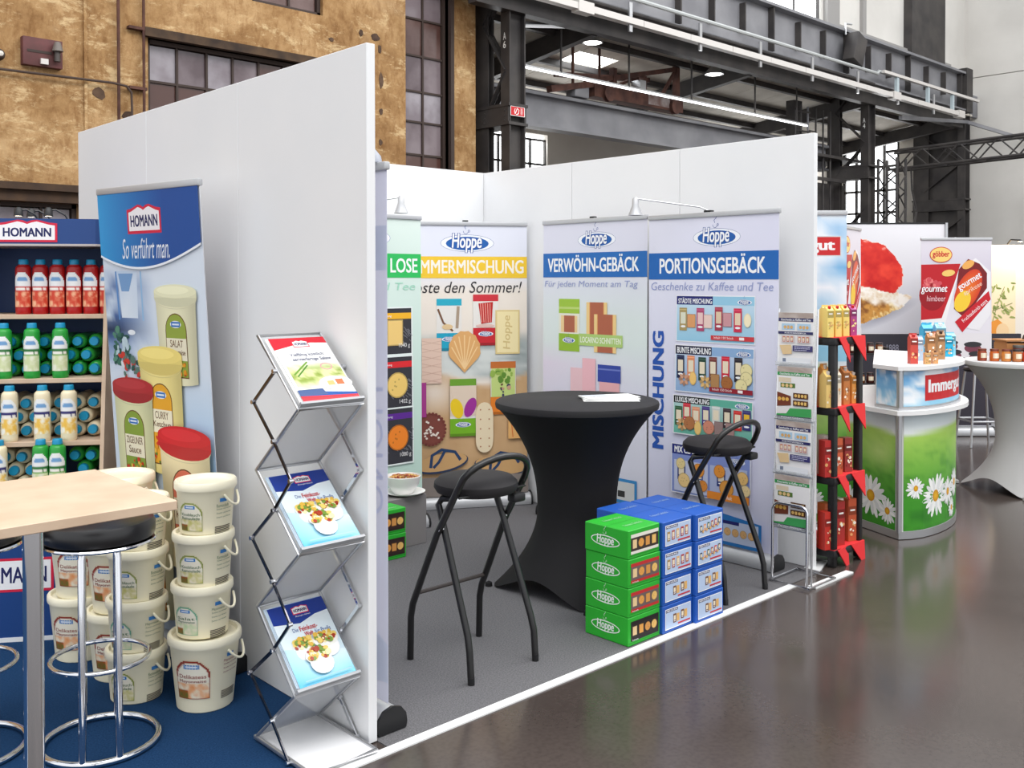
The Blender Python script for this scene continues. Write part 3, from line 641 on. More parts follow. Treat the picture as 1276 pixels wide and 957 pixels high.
def tub(c, x0, y0, x1, y1, lid, body, lab, lines, labtxt=(110, 72, 34), flat=False):
    """tapered plastic tub with lid, rim and an arched label"""
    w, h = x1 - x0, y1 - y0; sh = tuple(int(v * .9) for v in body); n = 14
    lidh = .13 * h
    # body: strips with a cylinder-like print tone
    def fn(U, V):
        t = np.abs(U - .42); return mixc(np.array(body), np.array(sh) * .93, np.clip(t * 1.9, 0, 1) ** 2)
    k = len(c.v); c.grid(x0, y0 + lidh * .6, x1, y1, n, 6, fn)
    for i in range(k, len(c.v)):
        X, Y, Zz = c.v[i]; v = (-Y - y0) / h; m = (x0 + x1) / 2; c.v[i] = (m + (X - m) * (1.0 - .10 * v), Y - .03 * h * (1 - ((X - m) / (w / 2)) ** 2) * (1 if v > .9 else .3), Zz)
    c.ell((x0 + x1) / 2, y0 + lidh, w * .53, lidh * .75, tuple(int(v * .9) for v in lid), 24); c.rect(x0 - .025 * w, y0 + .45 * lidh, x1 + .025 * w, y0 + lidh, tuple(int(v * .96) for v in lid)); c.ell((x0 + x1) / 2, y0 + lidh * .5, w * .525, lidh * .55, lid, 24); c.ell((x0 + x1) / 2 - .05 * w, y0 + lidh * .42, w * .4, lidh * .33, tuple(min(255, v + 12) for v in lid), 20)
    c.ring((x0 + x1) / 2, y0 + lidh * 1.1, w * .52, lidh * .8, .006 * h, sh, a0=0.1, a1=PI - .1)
    lx0, lx1, ly0, ly1 = x0 + .22 * w, x0 + .74 * w, y0 + .30 * h, y1 - .05 * h; lw = lx1 - lx0
    for m, col in ((.0, labtxt), (.03, lab)):
        c.ell((lx0 + lx1) / 2, ly0 + lw * .45, lw / 2 * (1 - m * 2), lw * .48 * (1 - m * 2), col, 24); c.rect(lx0 + m * lw, ly0 + lw * .45, lx1 - m * lw, ly1 - m * lw, col)
    homann_badge(c, (lx0 + lx1) / 2, ly0 + lw * .28, lw * .42)
    ty = ly0 + lw * .72
    c.rect(lx0 + .03 * lw, ty - .05 * lw, lx1 - .03 * lw, ty + .26 * lw * len(lines) + .05 * lw, (240, 232, 206))
    for i, s in enumerate(lines): c.text(s, lx0 + (.1 if len(s) > 5 else .2) * lw, ty + .26 * lw * i, lx1 - (.1 if len(s) > 5 else .2) * lw, ty + .26 * lw * i + .2 * lw, labtxt, .002)
    yb = ty + .26 * lw * len(lines) + .1 * lw
    if yb < ly1: speck(c, lx0 + .1 * lw, yb, lx1 - .1 * lw, ly1 - .06 * lw, 26, [(206, 60, 36), (226, 150, 40), (90, 130, 50), (240, 190, 80)], lw * .07, int(x0 * 999))

# ------------------------------------------------------------------ roll-up banner
def translucent_print():
    if 'lit_print' in MATS: return MATS['lit_print']
    m = bpy.data.materials.new('lit_print'); m.use_nodes = True; nt = m.node_tree; nt.nodes.remove(nt.nodes['Principled BSDF']); out = nt.nodes['Material Output']
    a = nt.nodes.new('ShaderNodeVertexColor'); a.layer_name = 'Col'; d = nt.nodes.new('ShaderNodeBsdfDiffuse'); tr = nt.nodes.new('ShaderNodeBsdfTranslucent'); mx = nt.nodes.new('ShaderNodeMixShader'); mx.inputs[0].default_value = .5
    nt.links.new(a.outputs['Color'], d.inputs['Color']); nt.links.new(a.outputs['Color'], tr.inputs['Color']); nt.links.new(d.outputs[0], mx.inputs[1]); nt.links.new(tr.outputs[0], mx.inputs[2]); nt.links.new(mx.outputs[0], out.inputs['Surface'])
    MATS['lit_print'] = m; return m
def translucent_cloth():
    if 'thin_cloth' in MATS: return MATS['thin_cloth']
    m = bpy.data.materials.new('thin_cloth'); m.use_nodes = True; nt = m.node_tree; nt.nodes.remove(nt.nodes['Principled BSDF']); out = nt.nodes['Material Output']
    tr = nt.nodes.new('ShaderNodeBsdfTranslucent'); tr.inputs['Color'].default_value = (.86, .86, .93, 1); d = nt.nodes.new('ShaderNodeBsdfDiffuse'); d.inputs['Color'].default_value = (.66, .67, .78, 1); mx = nt.nodes.new('ShaderNodeMixShader'); mx.inputs[0].default_value = .7
    nt.links.new(d.outputs[0], mx.inputs[1]); nt.links.new(tr.outputs[0], mx.inputs[2]); nt.links.new(mx.outputs[0], out.inputs['Surface'])
    MATS['thin_cloth'] = m; return m
def rollup(label, loc, rz, w, h, canvas, lean=.03, lamp=None, clip=True, bw=None, back=None, caps_black=True, y0=.1, silver=SILVER, name='rollup_banner'):
    t = thing(name, label, 'banner', loc, rz); bw = bw or w + .03
    prof = [(-.055, .0), (.055, .0), (.06, .02), (.055, .05), (.035, .075), (0, .085), (-.035, .075), (-.055, .05), (-.06, .02)]
    M = Matrix(((0, 0, 1, 0), (1, 0, 0, 0), (0, 1, 0, 0.004), (0, 0, 0, 1)))
    mb().prism(prof, -bw / 2, bw / 2, M).build('base', silver, t)
    for s in (-1, 1):
        e = mb().prism([(x * 1.12, z * 1.1) for x, z in prof], s * bw / 2 - (.012 if s < 0 else 0), s * bw / 2 + (.012 if s > 0 else 0), M).build('end_cap', BLACKPL if caps_black else silver, t)
    mb().tube([(0, .03, .05), (0, .03 + lean * .9, h - .02), (0, lean + .02, h + .02)], .011, 8).build('pole', ALU, t)
    ang = math.atan2(lean, h - y0); L = math.hypot(lean, h - y0)
    s_ = mb().box((-w / 2, -.001, 0), (w / 2, .001, L)).build('fabric', FABRIC, t, False); s_.location = (0, 0, y0); s_.rotation_euler = (-ang, 0, 0)
    if canvas is not None: canvas.build('printed_face', s_, (-w / 2, -.0012, L))
    if back is not None:
        pb = back.build('printed_back', s_, (w / 2, .0012, L), rz=PI)
        pb.data.materials[0] = translucent_print(); s_.data.materials[0] = translucent_cloth()
    r_ = mb().rbox((-w / 2 - .006, -.012, -.012), (w / 2 + .006, .014, .018), .005).build('top_rail', SILVER, t); r_.location = (0, lean, h)
    if clip: mb().rbox((-.02, -.012, .016), (.02, .02, .028), .003).build('pole_clip', BLACKPL, t).location = (0, lean, h)
    if lamp is not None:
        hx, cx = lamp
        mb().rbox((cx - .025, -.01, .016), (cx + .025, .03, .03), .004).build('lamp_clip', BLACKPL, t).location = (0, lean, h)
        a = mb().tube([(cx, 0, .028), (cx + (hx - cx) * .1, -.03, .05), (cx + (hx - cx) * .9, -.2, .105), (hx, -.22, .11)], .005, 8).build('lamp_arm', ALU, t); a.location = (0, lean, h)
        l = mb().lathe([(.012, .0), (.02, -.01), (.022, -.05), (.045, -.11), (.04, -.11), (.0, -.06)], (hx, -.22, .118), 16).build('lamp_head', SILVER, t); l.location = (0, lean, h)
    return t

# ================================================================== SAUCE STAND (left)
WOOD = mat('maple_veneer', (212, 187, 162), .5, spec=.3, noise=(9, (202, 175, 150)))
SBLUE = mat('display_blue', (28, 66, 128), .4); DBLUE = mat('display_dark_blue', (34, 66, 122), .5)
SH = Vector((-.437, 1.822, 0)); SHA = math.radians(-33.7); SHM = TR(*SH) @ RZ(SHA)
t = thing('display_shelf', 'blue and maple sauce display shelf full of squeeze bottles', 'shelf', SH, SHA)
def side(x0, x1):
    M = Matrix(((0, 0, 1, 0), (1, 0, 0, 0), (0, 1, 0, 0), (0, 0, 0, 1)))
    return mb().prism([(.02, 0), (.51, 0), (.51, 1.83), (.19, 1.83), (.02, .6)], x0, x1, M)
side(.152, .170).build('side_panel', WOOD, t, False); side(-.50, -.482).build('side_panel', WOOD, t, False)
mb().box((-.482, .49, .0), (.152, .505, 1.83)).build('back_panel', DBLUE, t, False)
SHELFZ = [(1.499, .165), (1.197, .122), (.905, .08), (.66, .015)]
for z, y in SHELFZ: mb().rbox((-.481, y, z - .022), (.151, .489, z), .002, seg=1).build('shelf_board', WOOD, t, False)
mb().prism([(-.47, .1), (.13, .1), (.185, .18), (.185, .52), (-.515, .52), (-.515, .18)], 1.832, 1.95).build('header', SBLUE, t, False)
mb().prism([(-.475, .096), (.133, .096), (.19, .177), (.19, .525), (-.52, .525), (-.52, .177)], 1.822, 1.832).build('header_trim', mat('pale_trim', (190, 180, 176), .5), t, False)
cv = Canvas(); homann_logo(cv, 0, 0, .265, .105); cv.build('header_sign', t, (-.305, .0985, 1.945))
mb().box((-.48, 0, .02), (.15, .02, .636)).build('plinth', SBLUE, t, False)
mb().box((-.48, -.004, 0), (.15, .022, .02)).build('plinth_trim', STRIP, t, False)
cv = Canvas(); cv.rect(0, 0, .36, .155, (214, 40, 70)); cv.rect(.012, .012, .348, .143, WHT); cv.text('HOMANN', .03, .04, .33, .115, (36, 40, 92), .012); cv.build('plinth_sign', t, (-.40, -.0008, .385))
LAMPGLOW = mat('spot_glow', (255, 236, 210), .4, emit=8.0)
for i, (x, y) in enumerate([(-.225, .17), (-.19, .24), (-.09, .16)]):
    p = SHM @ Vector((x, y, 1.951))
    q = thing('clip_spotlight', ['small black clip spotlight, leftmost on top of the sauce display header', 'small black clip spotlight, middle one on the sauce display header', 'small black clip spotlight, rightmost and brightest on the sauce display header'][i], 'spotlight', p, SHA, 'spotlights on the sauce display')
    mb().tube([(.08, .0, .0), (.07, 0, .02), (.03, -.01, .045), (0, -.02, .04)], .005, 6).build('arm', BLACKMETAL, q)
    mb().lathe([(.008, .03), (.018, .02), (.022, -.012), (.018, -.012)], (0, -.022, .025), 10).build('lamp_shade', BLACKPL, q); mb().lathe([(0, -.012), (.015, -.012), (.017, -.004)], (0, -.022, .025), 10).build('bulb', LAMPGLOW, q)
def bottle_proto(nm, label, body_rgb, labfn, group, cap=(24, 150, 196)):
    t = thing(nm, label, 'bottle', (0, 0, 0), 0, group); R = .0365
    mb().lathe([(.0, 0), (.033, 0), (.036, .005), (R, .02), (R, .19), (.036, .212), (.0345, .224), (.03, .231), (.0245, .234), (.0245, .237), (0, .237)], (0, 0, 0), 20).build('body', mat('bottle_%d_%d_%d' % body_rgb, body_rgb, .28), t)
    c = mb().lathe([(.0225, .2375), (.0235, .2385), (.0225, .252), (.0215, .260), (.02, .262), (0, .262)], (0, 0, 0), 12).build('cap', mat('cap_blue', cap, .35), t)
    cv = Canvas(); cv.grid(0, 0, .084, .165, 16, 26, labfn)
    cv.build('label', t, wrap=lambda x, y, z: ((R + z) * math.sin((x - .042) / R), -(R + z) * math.cos((x - .042) / R), .20 + y))
    return t
def label_fn(base, mid, spot, band=None):
    def fn(U, V):
        arch = ((U - .5) / .46) ** 2 + ((V - .3) / .3) ** 2 < 1
        c = np.full(U.shape + (3,), 244.0)
        c[V > .42] = base; b = (((U - .5) / .3) ** 2 + ((V - .2) / .06) ** 2 < 1); c[b] = (120, 166, 212)
        if band is not None: c[(V > .38) & (V < .52)] = band
        k = V > .56; n = fbm(U * 5 + 3, V * 8, 5); c[k] = mixc(np.array(mid), np.array(spot), np.clip((n - .32) * 4, 0, 1))[k]
        tx = (np.abs(V - .48) < .03) & (np.abs(U - .5) < .4) & (vnoise(U * 16, V * 3, 2) > .35); c[tx] = (250, 244, 236)
        return c, ((np.abs(U - .5) < .5) & ((V > .3) | arch))
    return fn
proto_red = bottle_proto('ketchup_bottle', '', (176, 24, 26), label_fn((206, 44, 38), (214, 70, 48), (246, 190, 150)), 'red bottles on the top display shelf')
proto_green = bottle_proto('remoulade_bottle', '', (44, 160, 62), label_fn((120, 176, 84), (214, 222, 170), (240, 240, 220), (52, 120, 60)), 'green squeeze bottles on the sauce display')
proto_cream = bottle_proto('mayonnaise_bottle', '', (242, 228, 194), label_fn((250, 240, 214), (246, 196, 84), (252, 246, 232), (44, 40, 110)), 'cream squeeze bottles on the sauce display')
remember(proto_red, proto_green, proto_cream); _first = set()
def put_bottle(proto, x, y, z, label, lying=False, group=None, spin=0.0):
    p = SHM @ Vector((x, y, z)); rot = (PI / 2, 0, SHA) if lying else (0, 0, SHA + .1 + spin)
    if proto.name not in _first:
        _first.add(proto.name); o = proto; o.location = p; o.rotation_euler = rot; o['label'] = label
        if group: o['group'] = group
        return o
    return clone(proto, p, rot, label, group)
ords = ['leftmost', 'second from left', 'third from left', 'fourth from left', 'fifth from left', 'rightmost']
for i in range(6): put_bottle(proto_red, -.228 + i * .0765, .222, 1.499, 'red ketchup squeeze bottle, %s on the top display shelf' % ords[i], spin=-.05 * i)
for x, w in ((-.30, 'cut off at the picture edge'), (-.175, 'middle of the three'), (-.048, 'rightmost of the three')): put_bottle(proto_green, x, .162, 1.197, 'green squeeze bottle standing on the second shelf, %s' % w)
for x, w in ((-.262, 'leftmost of three'), (-.118, 'middle of three'), (.0, 'rightmost of three')): put_bottle(proto_cream, x, .118, .905, 'cream mayonnaise bottle standing on the third shelf, %s' % w)
put_bottle(proto_cream, -.29, .055, .66, 'cream mayonnaise bottle standing lowest, behind the table top')
put_bottle(proto_green, -.107, .05, .66, 'green squeeze bottle standing on lowest shelf, left of the pair'); put_bottle(proto_green, -.033, .05, .66, 'green squeeze bottle standing on lowest shelf, right of the pair')
def lying(proto, xs0, xs1, ztop, y, rows, label, group):
    for r in range(rows):
        x = xs0 + (.0378 if r % 2 else 0)
        while x < xs1:
            put_bottle(proto, x + random.uniform(-.002, .002), y + random.uniform(-.006, .006), ztop + .0372 + r * .0655, label, True, group); x += .0755
lying(proto_green, -.44, .118, 1.197, .477, 3, 'green squeeze bottle lying stacked on the second shelf, blue cap forward', 'lying green bottles on second shelf')
lying(proto_cream, -.44, .118, .905, .442, 3, 'cream squeeze bottle lying stacked on the third shelf, blue cap forward', 'lying cream bottles on third shelf')
lying(proto_cream, -.44, -.165, .66, .385, 3, 'cream squeeze bottle lying on the lowest shelf, blue cap forward', 'lying cream bottles on lowest shelf')
lying(proto_green, .02, .118, .66, .385, 3, 'green squeeze bottle lying on the lowest shelf, blue cap forward', 'lying green bottles on lowest shelf')

# ---- roll-up with the big sauce tubs
W_, H_ = .77, 1.98
c = Canvas()
def bgfn(U, V):
    y = V * H_; col = mixc((226, 234, 244), (206, 220, 240), V)
    col = mixc(col, (150, 190, 232), np.clip(1 - np.hypot((U - .9) / .5, (V - .62) / .22), 0, 1) * .9)
    k = np.clip(1.25 - U * 2.4, 0, 1) * np.clip((y - .34) / .08, 0, 1) * np.clip((.80 - y) / .12, 0, 1)
    n = fbm(U * 5, V * 14, 3); kit = mixc((214, 226, 240), (60, 92, 150), np.clip((n - .32) * 3.2, 0, 1)); kit = mixc(kit, (34, 48, 84), np.clip(1 - np.abs(y - .62) / .05, 0, 1) * np.clip(.8 - U, 0, 1) * 1.6)
    return mixc(col, kit, k)
c.grid(0, 0, W_, H_, 30, 60, bgfn)
c.quad([(.13, .57), (.26, .57), (.27, .36), (.11, .36)], [(226, 234, 244), (214, 226, 240), (206, 220, 238), (190, 210, 234)]).line([(.10, .36), (.11, .58)], .012, (90, 140, 200)).line([(.3, .36), (.3, .58)], .012, (150, 190, 226)).quad([(.14, .45), (.2, .45), (.24, .37), (.12, .37)], [(120, 160, 206)] * 4).ell(.2, .635, .03, .012, (236, 240, 246))
speck(c, .05, .62, .17, .78, 46, [(60, 110, 96), (40, 84, 78), (90, 140, 120), (190, 210, 220)], .022, 4, .4)
speck(c, .1, .74, .3, .84, 30, [(40, 84, 78), (206, 60, 50), (90, 120, 110), (220, 226, 230)], .02, 5, .4)
top = [(W_ * k / 24, .285 + .065 * math.sin(PI * (k / 24) ** .9) - .04 * (k / 24) ** 2) for k in range(25)]
for k in range(24):
    f0, f1 = k / 24, (k + 1) / 24; a, b = mixc((56, 156, 216), (36, 82, 156), f0 * 1.5), mixc((56, 156, 216), (36, 82, 156), f1 * 1.5)
    c.quad([(top[k][0], top[k][1]), (top[k + 1][0], top[k + 1][1]), (top[k + 1][0], 0), (top[k][0], 0)], [tuple(a), tuple(b), tuple(b), tuple(a)]); c.z -= c.STEP
c.z += c.STEP; c.line([(x, y + .004) for x, y in top], .010, (240, 244, 250))
homann_logo(c, .235, .068, .495, .195); c.text('So verführt man.', .18, .215, .545, .305, (236, 240, 248), 0, .35)
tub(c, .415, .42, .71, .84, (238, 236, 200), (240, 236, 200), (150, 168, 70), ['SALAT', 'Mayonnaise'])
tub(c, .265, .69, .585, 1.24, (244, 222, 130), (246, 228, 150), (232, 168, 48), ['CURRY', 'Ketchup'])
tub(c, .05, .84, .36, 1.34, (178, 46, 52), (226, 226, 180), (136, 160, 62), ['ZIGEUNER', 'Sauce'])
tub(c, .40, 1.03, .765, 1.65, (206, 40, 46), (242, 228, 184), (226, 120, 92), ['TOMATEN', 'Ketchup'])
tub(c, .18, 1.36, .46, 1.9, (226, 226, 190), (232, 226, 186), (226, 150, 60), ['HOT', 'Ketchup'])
rollup('blue and white sauce roll-up banner with yellow tubs against the partition', (-.128, 1.32, 0), math.radians(-80.7), W_, 2.06, c, lean=-.125, clip=False, bw=.86, y0=.08)
p = bpy.data.objects
# ---- buckets
CREAM = mat('cream_plastic', (254, 246, 216), .35, spec=.5); CREAMLID = mat('cream_lid', (255, 248, 222), .3)
def bucket_proto(nm, r0, r1, h, lab, big):
    t = thing(nm, '', 'bucket', group='buckets stacked on the blue carpet')
    mb().lathe([(0, 0), (r0 - .004, 0), (r0, .004), (r1 - .003, h - .045), (r1, h - .04), (r1, h - .02), (0, h - .02)], (0, 0, 0), 36).build('body', CREAM, t)
    mb().lathe([(r1 - .002, h - .032), (r1 + .006, h - .032), (r1 + .0075, h - .026), (r1 + .007, h - .006), (r1 + .003, h), (r1 - .008, h), (r1 - .014, h - .013), (0, h - .013)], (0, 0, 0), 36).build('lid', CREAMLID, t)
    hd = thing('handle', None, None); hd.parent = t
    a0 = math.radians(62); px, py = math.sin(a0), -math.cos(a0)
    pts = []
    for k in range(13):
        s = -1 + 2 * k / 12; a = a0 + s * .42; rr = r1 + .006 + .016 * (1 - s * s); pts.append((rr * math.sin(a), -rr * math.cos(a), h - .05 - .04 * (1 - s * s) * 1.1))
    o = mb().tube(pts, .0048, 8).build('handle', CREAMLID, t); bpy.data.objects.remove(hd)
    c = Canvas(); S = .135 if big else .098
    RA = (r0 + r1) / 2; hh = S * 1.12
    colA, colB, tx = lab
    def fn(U, V):
        ar = (((U - .5) / .5) ** 2 + ((V - .45) / .45) ** 2 < 1) | (V > .45); inn = ((((U - .5) / .46) ** 2 + ((V - .46) / .42) ** 2 < 1) | (V > .46)) & (np.abs(U - .5) < .465) & (V < .965)
        n = fbm(U * 4 + 2, V * 5, 8); col = np.full(U.shape + (3,), 1.0) * np.array((246, 240, 222)); k = V > .58
        col[k] = mixc(np.array((246, 236, 214)), np.array(colB), np.clip((n - .3) * 3, 0, 1))[k]; k2 = (V > .78) & (U < .36); col[k2] = mixc((190, 80, 40), (90, 120, 50), vnoise(U * 9, V * 9, 4))[k2]
        col[~inn] = colA; return col, ar
    c.grid(0, 0, S, hh, 26, 28, fn)
    # flat bits are small enough to hug the wall
    def bits(x, y, w, hgt, col, n=6):
        for i in range(n): c.rect(x + w * i / n, y, x + w * (i + 1) / n, y + hgt, col); c.z -= c.STEP
        c.z += c.STEP
    bits(S * .28, hh * .10, S * .44, hh * .11, (40, 120, 196)); bits(S * .34, hh * .13, S * .32, hh * .05, (220, 230, 244))
    for i, s in enumerate(tx): c.text(s, S * .12, hh * (.36 + .13 * i), S * .9, hh * (.46 + .13 * i), (150, 50, 36) if big else (70, 110, 60), .004)
    za = h - .075
    def wrap(x, y, z):
        zz = za + y; Rr = r0 + (r1 - r0) * zz / (h - .04) + z + .0006; a = (x - S / 2) / RA - (.42 if big else .55); return (Rr * math.sin(a), -Rr * math.cos(a), zz)
    c.build('label', t, wrap=wrap); c = Canvas()
    # small print block on the other side
    x0 = S + RA * (.42 if big else .5)
    for i in range(4): c.text(tx[-1] if i == 0 else 'Zutaten und Hinweise', x0, .01 + i * .016, x0 + (.07 if i else .055), .01 + i * .016 + (.013 if i == 0 else .006), (150, 60, 40) if big else (110, 130, 90), 0)
    bits(x0 + .012, -.012, .03, .014, (60, 130, 200))
    for i in range(5): bits(x0 - .005, hh * .88 + i * .0065, .075, .0035, (88, 80, 70))
    c.build('ingredients_print', t, wrap=wrap); remember(t); return t
LB_MAYO = ((150, 60, 44), (240, 150, 90), ['Delikatess', 'Mayonnaise']); LB_REM = ((150, 160, 80), (206, 200, 110), ['Knoblauch', 'Remoulade']); LB_SAL = ((120, 180, 150), (196, 220, 170), ['Salat', 'Mayonnaise'])
big = bucket_proto('mayonnaise_bucket', .107, .133, .285, LB_MAYO, True); sm_r = bucket_proto('remoulade_bucket', .098, .1115, .203, LB_REM, False); sm_s = bucket_proto('salad_mayonnaise_bucket', .098, .1115, .203, LB_SAL, False)
_used = set()
def put_bucket(pr, x, y, z, a, label):
    if pr.name in _used: return clone(pr, (x, y, z), (0, 0, a), label)
    _used.add(pr.name); pr.location = (x, y, z); pr.rotation_euler = (0, 0, a); pr['label'] = label
FA = math.radians(-25)
put_bucket(big, -.265, .735, 0, FA, 'large cream mayonnaise bucket at the bottom of the stack beside the partition')
put_bucket(sm_s, -.272, .74, .281, FA - .1, 'cream bucket with pale green label, second from bottom beside the partition')
put_bucket(sm_r, -.268, .735, .480, FA + .05, 'cream bucket, third from bottom of the stack beside the partition')
put_bucket(sm_r, -.258, .735, .679, FA - .05, 'topmost cream bucket of the stack beside the partition')
for k, lb in enumerate(['bottom', 'second', 'third', 'top']): put_bucket([sm_r, sm_s, sm_r, sm_s][k], -.435 + .004 * k, .985, k * .199, FA + (.05, -.08, .1, 0)[k], 'small cream bucket behind the chrome stool, %s one of its stack of four' % lb)
for k, lb in enumerate(['bottom', 'middle', 'topmost']): put_bucket(big, -.395, 1.245, k * .281, FA + (.1, .0, .2)[k], 'large cream bucket in the rear stack by the tub banner, %s one' % lb)
for k, lb in enumerate(['lower', 'upper']): put_bucket(big, -.44, 1.575 - .02 * k, k * .281, FA + .15 * k, 'large cream mayonnaise bucket before the blue shelf plinth, %s of the pair' % lb)

# ---- bar table and chrome stools
t = thing('bar_table', 'square maple bar table on a chrome pole in front of the shelf', 'table', (-1.18, -.205, 0))
mb().rbox((-.27, -.28, 1.075), (.26, .28, 1.1), .002, seg=1).build('table_top', WOOD, t, False)
mb().cyl((0, 0, .03), (0, 0, 1.06), .0245, 24).build('pole', CHROME, t); mb().box((-.12, -.12, 1.058), (.12, .12, 1.075)).build('top_plate', BLACKPL, t, False)
mb().lathe([(0, .035), (.04, .033), (.1, .022), (.21, .012), (.22, 0), (0, 0)][::-1], (0, 0, 0), 32).build('foot', CHROME, t)
BLACKSEAT = mat('black_leatherette', (22, 21, 23), .3, spec=.6)
def stool(label, x, y, a):
    t = thing('chrome_bar_stool', label, 'stool', (x, y, 0), a, 'chrome bar stools')
    mb().lathe([(0, .735), (.17, .735), (.186, .745), (.19, .76), (.19, .79), (.182, .805), (.165, .812), (0, .815)], (0, 0, 0), 40).build('seat', BLACKSEAT, t)
    mb().lathe([(.165, .725), (.192, .727), (.196, .733), (.192, .738), (.165, .736)], (0, 0, 0), 40).build('seat_ring', CHROME, t)
    ring = lambda r, z, n=40: [(r * math.cos(2 * PI * k / n), r * math.sin(2 * PI * k / n), z) for k in range(n)]
    mb().tube(ring(.195, .013), .012, 10, True).build('base_ring', CHROME, t); mb().tube(ring(.165, .31), .0085, 10, True).build('foot_ring', CHROME, t)
    for s in (-1, 1):
        xx = s * .058
        mb().tube([(xx, -.183, .02), (xx, -.178, .06), (xx, -.165, .31), (xx, -.14, .7), (xx * .9, -.125, .735)], .0125, 12).build('leg', CHROME, t)
        mb().tube([(xx, .183, .02), (xx, .178, .06), (xx, .165, .31), (xx, .14, .7), (xx * .9, .125, .735)], .0125, 12).build('leg', CHROME, t)
    return t
stool('black round chrome bar stool under the maple table corner', -.69, .675, math.radians(-20)); stool('black chrome bar stool cut off by the picture edge', -1.065, .93, math.radians(-14))

# ---- zig-zag brochure stand
t = thing('brochure_stand', 'folding zig-zag brochure stand leaning by the white partition', 'brochure stand', (-.15, 0, 0))
ACRY = mat('clear_acrylic', (226, 230, 234), .12, spec=.6, alpha=.26)
T = [(.275, 1.46), (.0, 1.225), (.29, .98), (.0, .735), (.29, .49), (.03, .245), (.306, .012)]
Bz = [(.14, 1.345), (.29, 1.225), (.148, 1.10), (.035, .98), (.15, .86), (.305, .735), (.16, .61), (.045, .49), (.16, .37), (.322, .245), (.17, .12), (.06, .012)]
hw = .128
for i in range(6):
    (ya, za), (yb, zb) = T[i], T[i + 1]
    fr = mb().tube([(-hw, ya, za), (hw, ya, za), (hw, yb, zb), (-hw, yb, zb)], .007, 8, True).build('panel_frame', ALU, t)
    d = Vector((0, yb - ya, zb - za)).normalized(); n = Vector((0, d.z, -d.y))
    if n.y > 0: n = -n
    a = mb(); a.add([(-hw, ya, za), (hw, ya, za), (hw, yb, zb), (-hw, yb, zb)], [(0, 1, 2, 3)]); a.build('acrylic_sheet', ACRY if i % 2 == 0 else mat('frosted_acrylic', (190, 193, 198), .3, spec=.5, alpha=.62), t, False)
    if i % 2 == 0:
        lipn = n * .026; mb().add([(-hw, yb, zb), (hw, yb, zb), (hw, yb + lipn.y, zb + lipn.z), (-hw, yb + lipn.y, zb + lipn.z), (-hw, yb - d.y * .01, zb - d.z * .01), (hw, yb - d.y * .01, zb - d.z * .01), (hw, yb + lipn.y - d.y * .01, zb + lipn.z - d.z * .01), (-hw, yb + lipn.y - d.y * .01, zb + lipn.z - d.z * .01)], [(0, 1, 2, 3), (7, 6, 5, 4), (0, 4, 5, 1), (1, 5, 6, 2), (2, 6, 7, 3), (3, 7, 4, 0)]).build('pocket_lip', mat('grey_lip', (168, 170, 174), .35), t, False)
for s in (-1, 1):
    for i in range(len(Bz) - 1):
        mb().beam((s * (hw + .011), *Bz[i]), (s * (hw + .011), *Bz[i + 1]), .005, .012).build('scissor_bar', CHROME if s > 0 else mat('dark_chrome', (120, 118, 122), .12, 1.0), t, False)
    for q in Bz: mb().cyl((s * (hw + .004), *q), (s * (hw + .02), *q), .008, 8).build('joint_pin', CHROME, t)
mb().rbox((-hw, -.07, .004), (hw, .306, .016), .003).build('base_plate', mat('base_white', (232, 232, 234), .35), t)
mb().tube([(-hw, -.075, .014), (hw, -.075, .014), (hw, .306, .014), (-hw, .306, .014)], .009, 8, True).build('base_frame', ALU, t)
def dish(c, x, y, r, sd):
    c.ell(x, y + r * .55, r * .85, r * .8, (246, 246, 246), 18); c.ell(x, y, r, r * .6, (240, 238, 232), 18); speck(c, x - r * .75, y - r * .5, x + r * .75, y + r * .2, 46, [(222, 178, 70), (236, 206, 110), (170, 60, 36), (120, 150, 60), (244, 230, 180)], r * .2, sd)
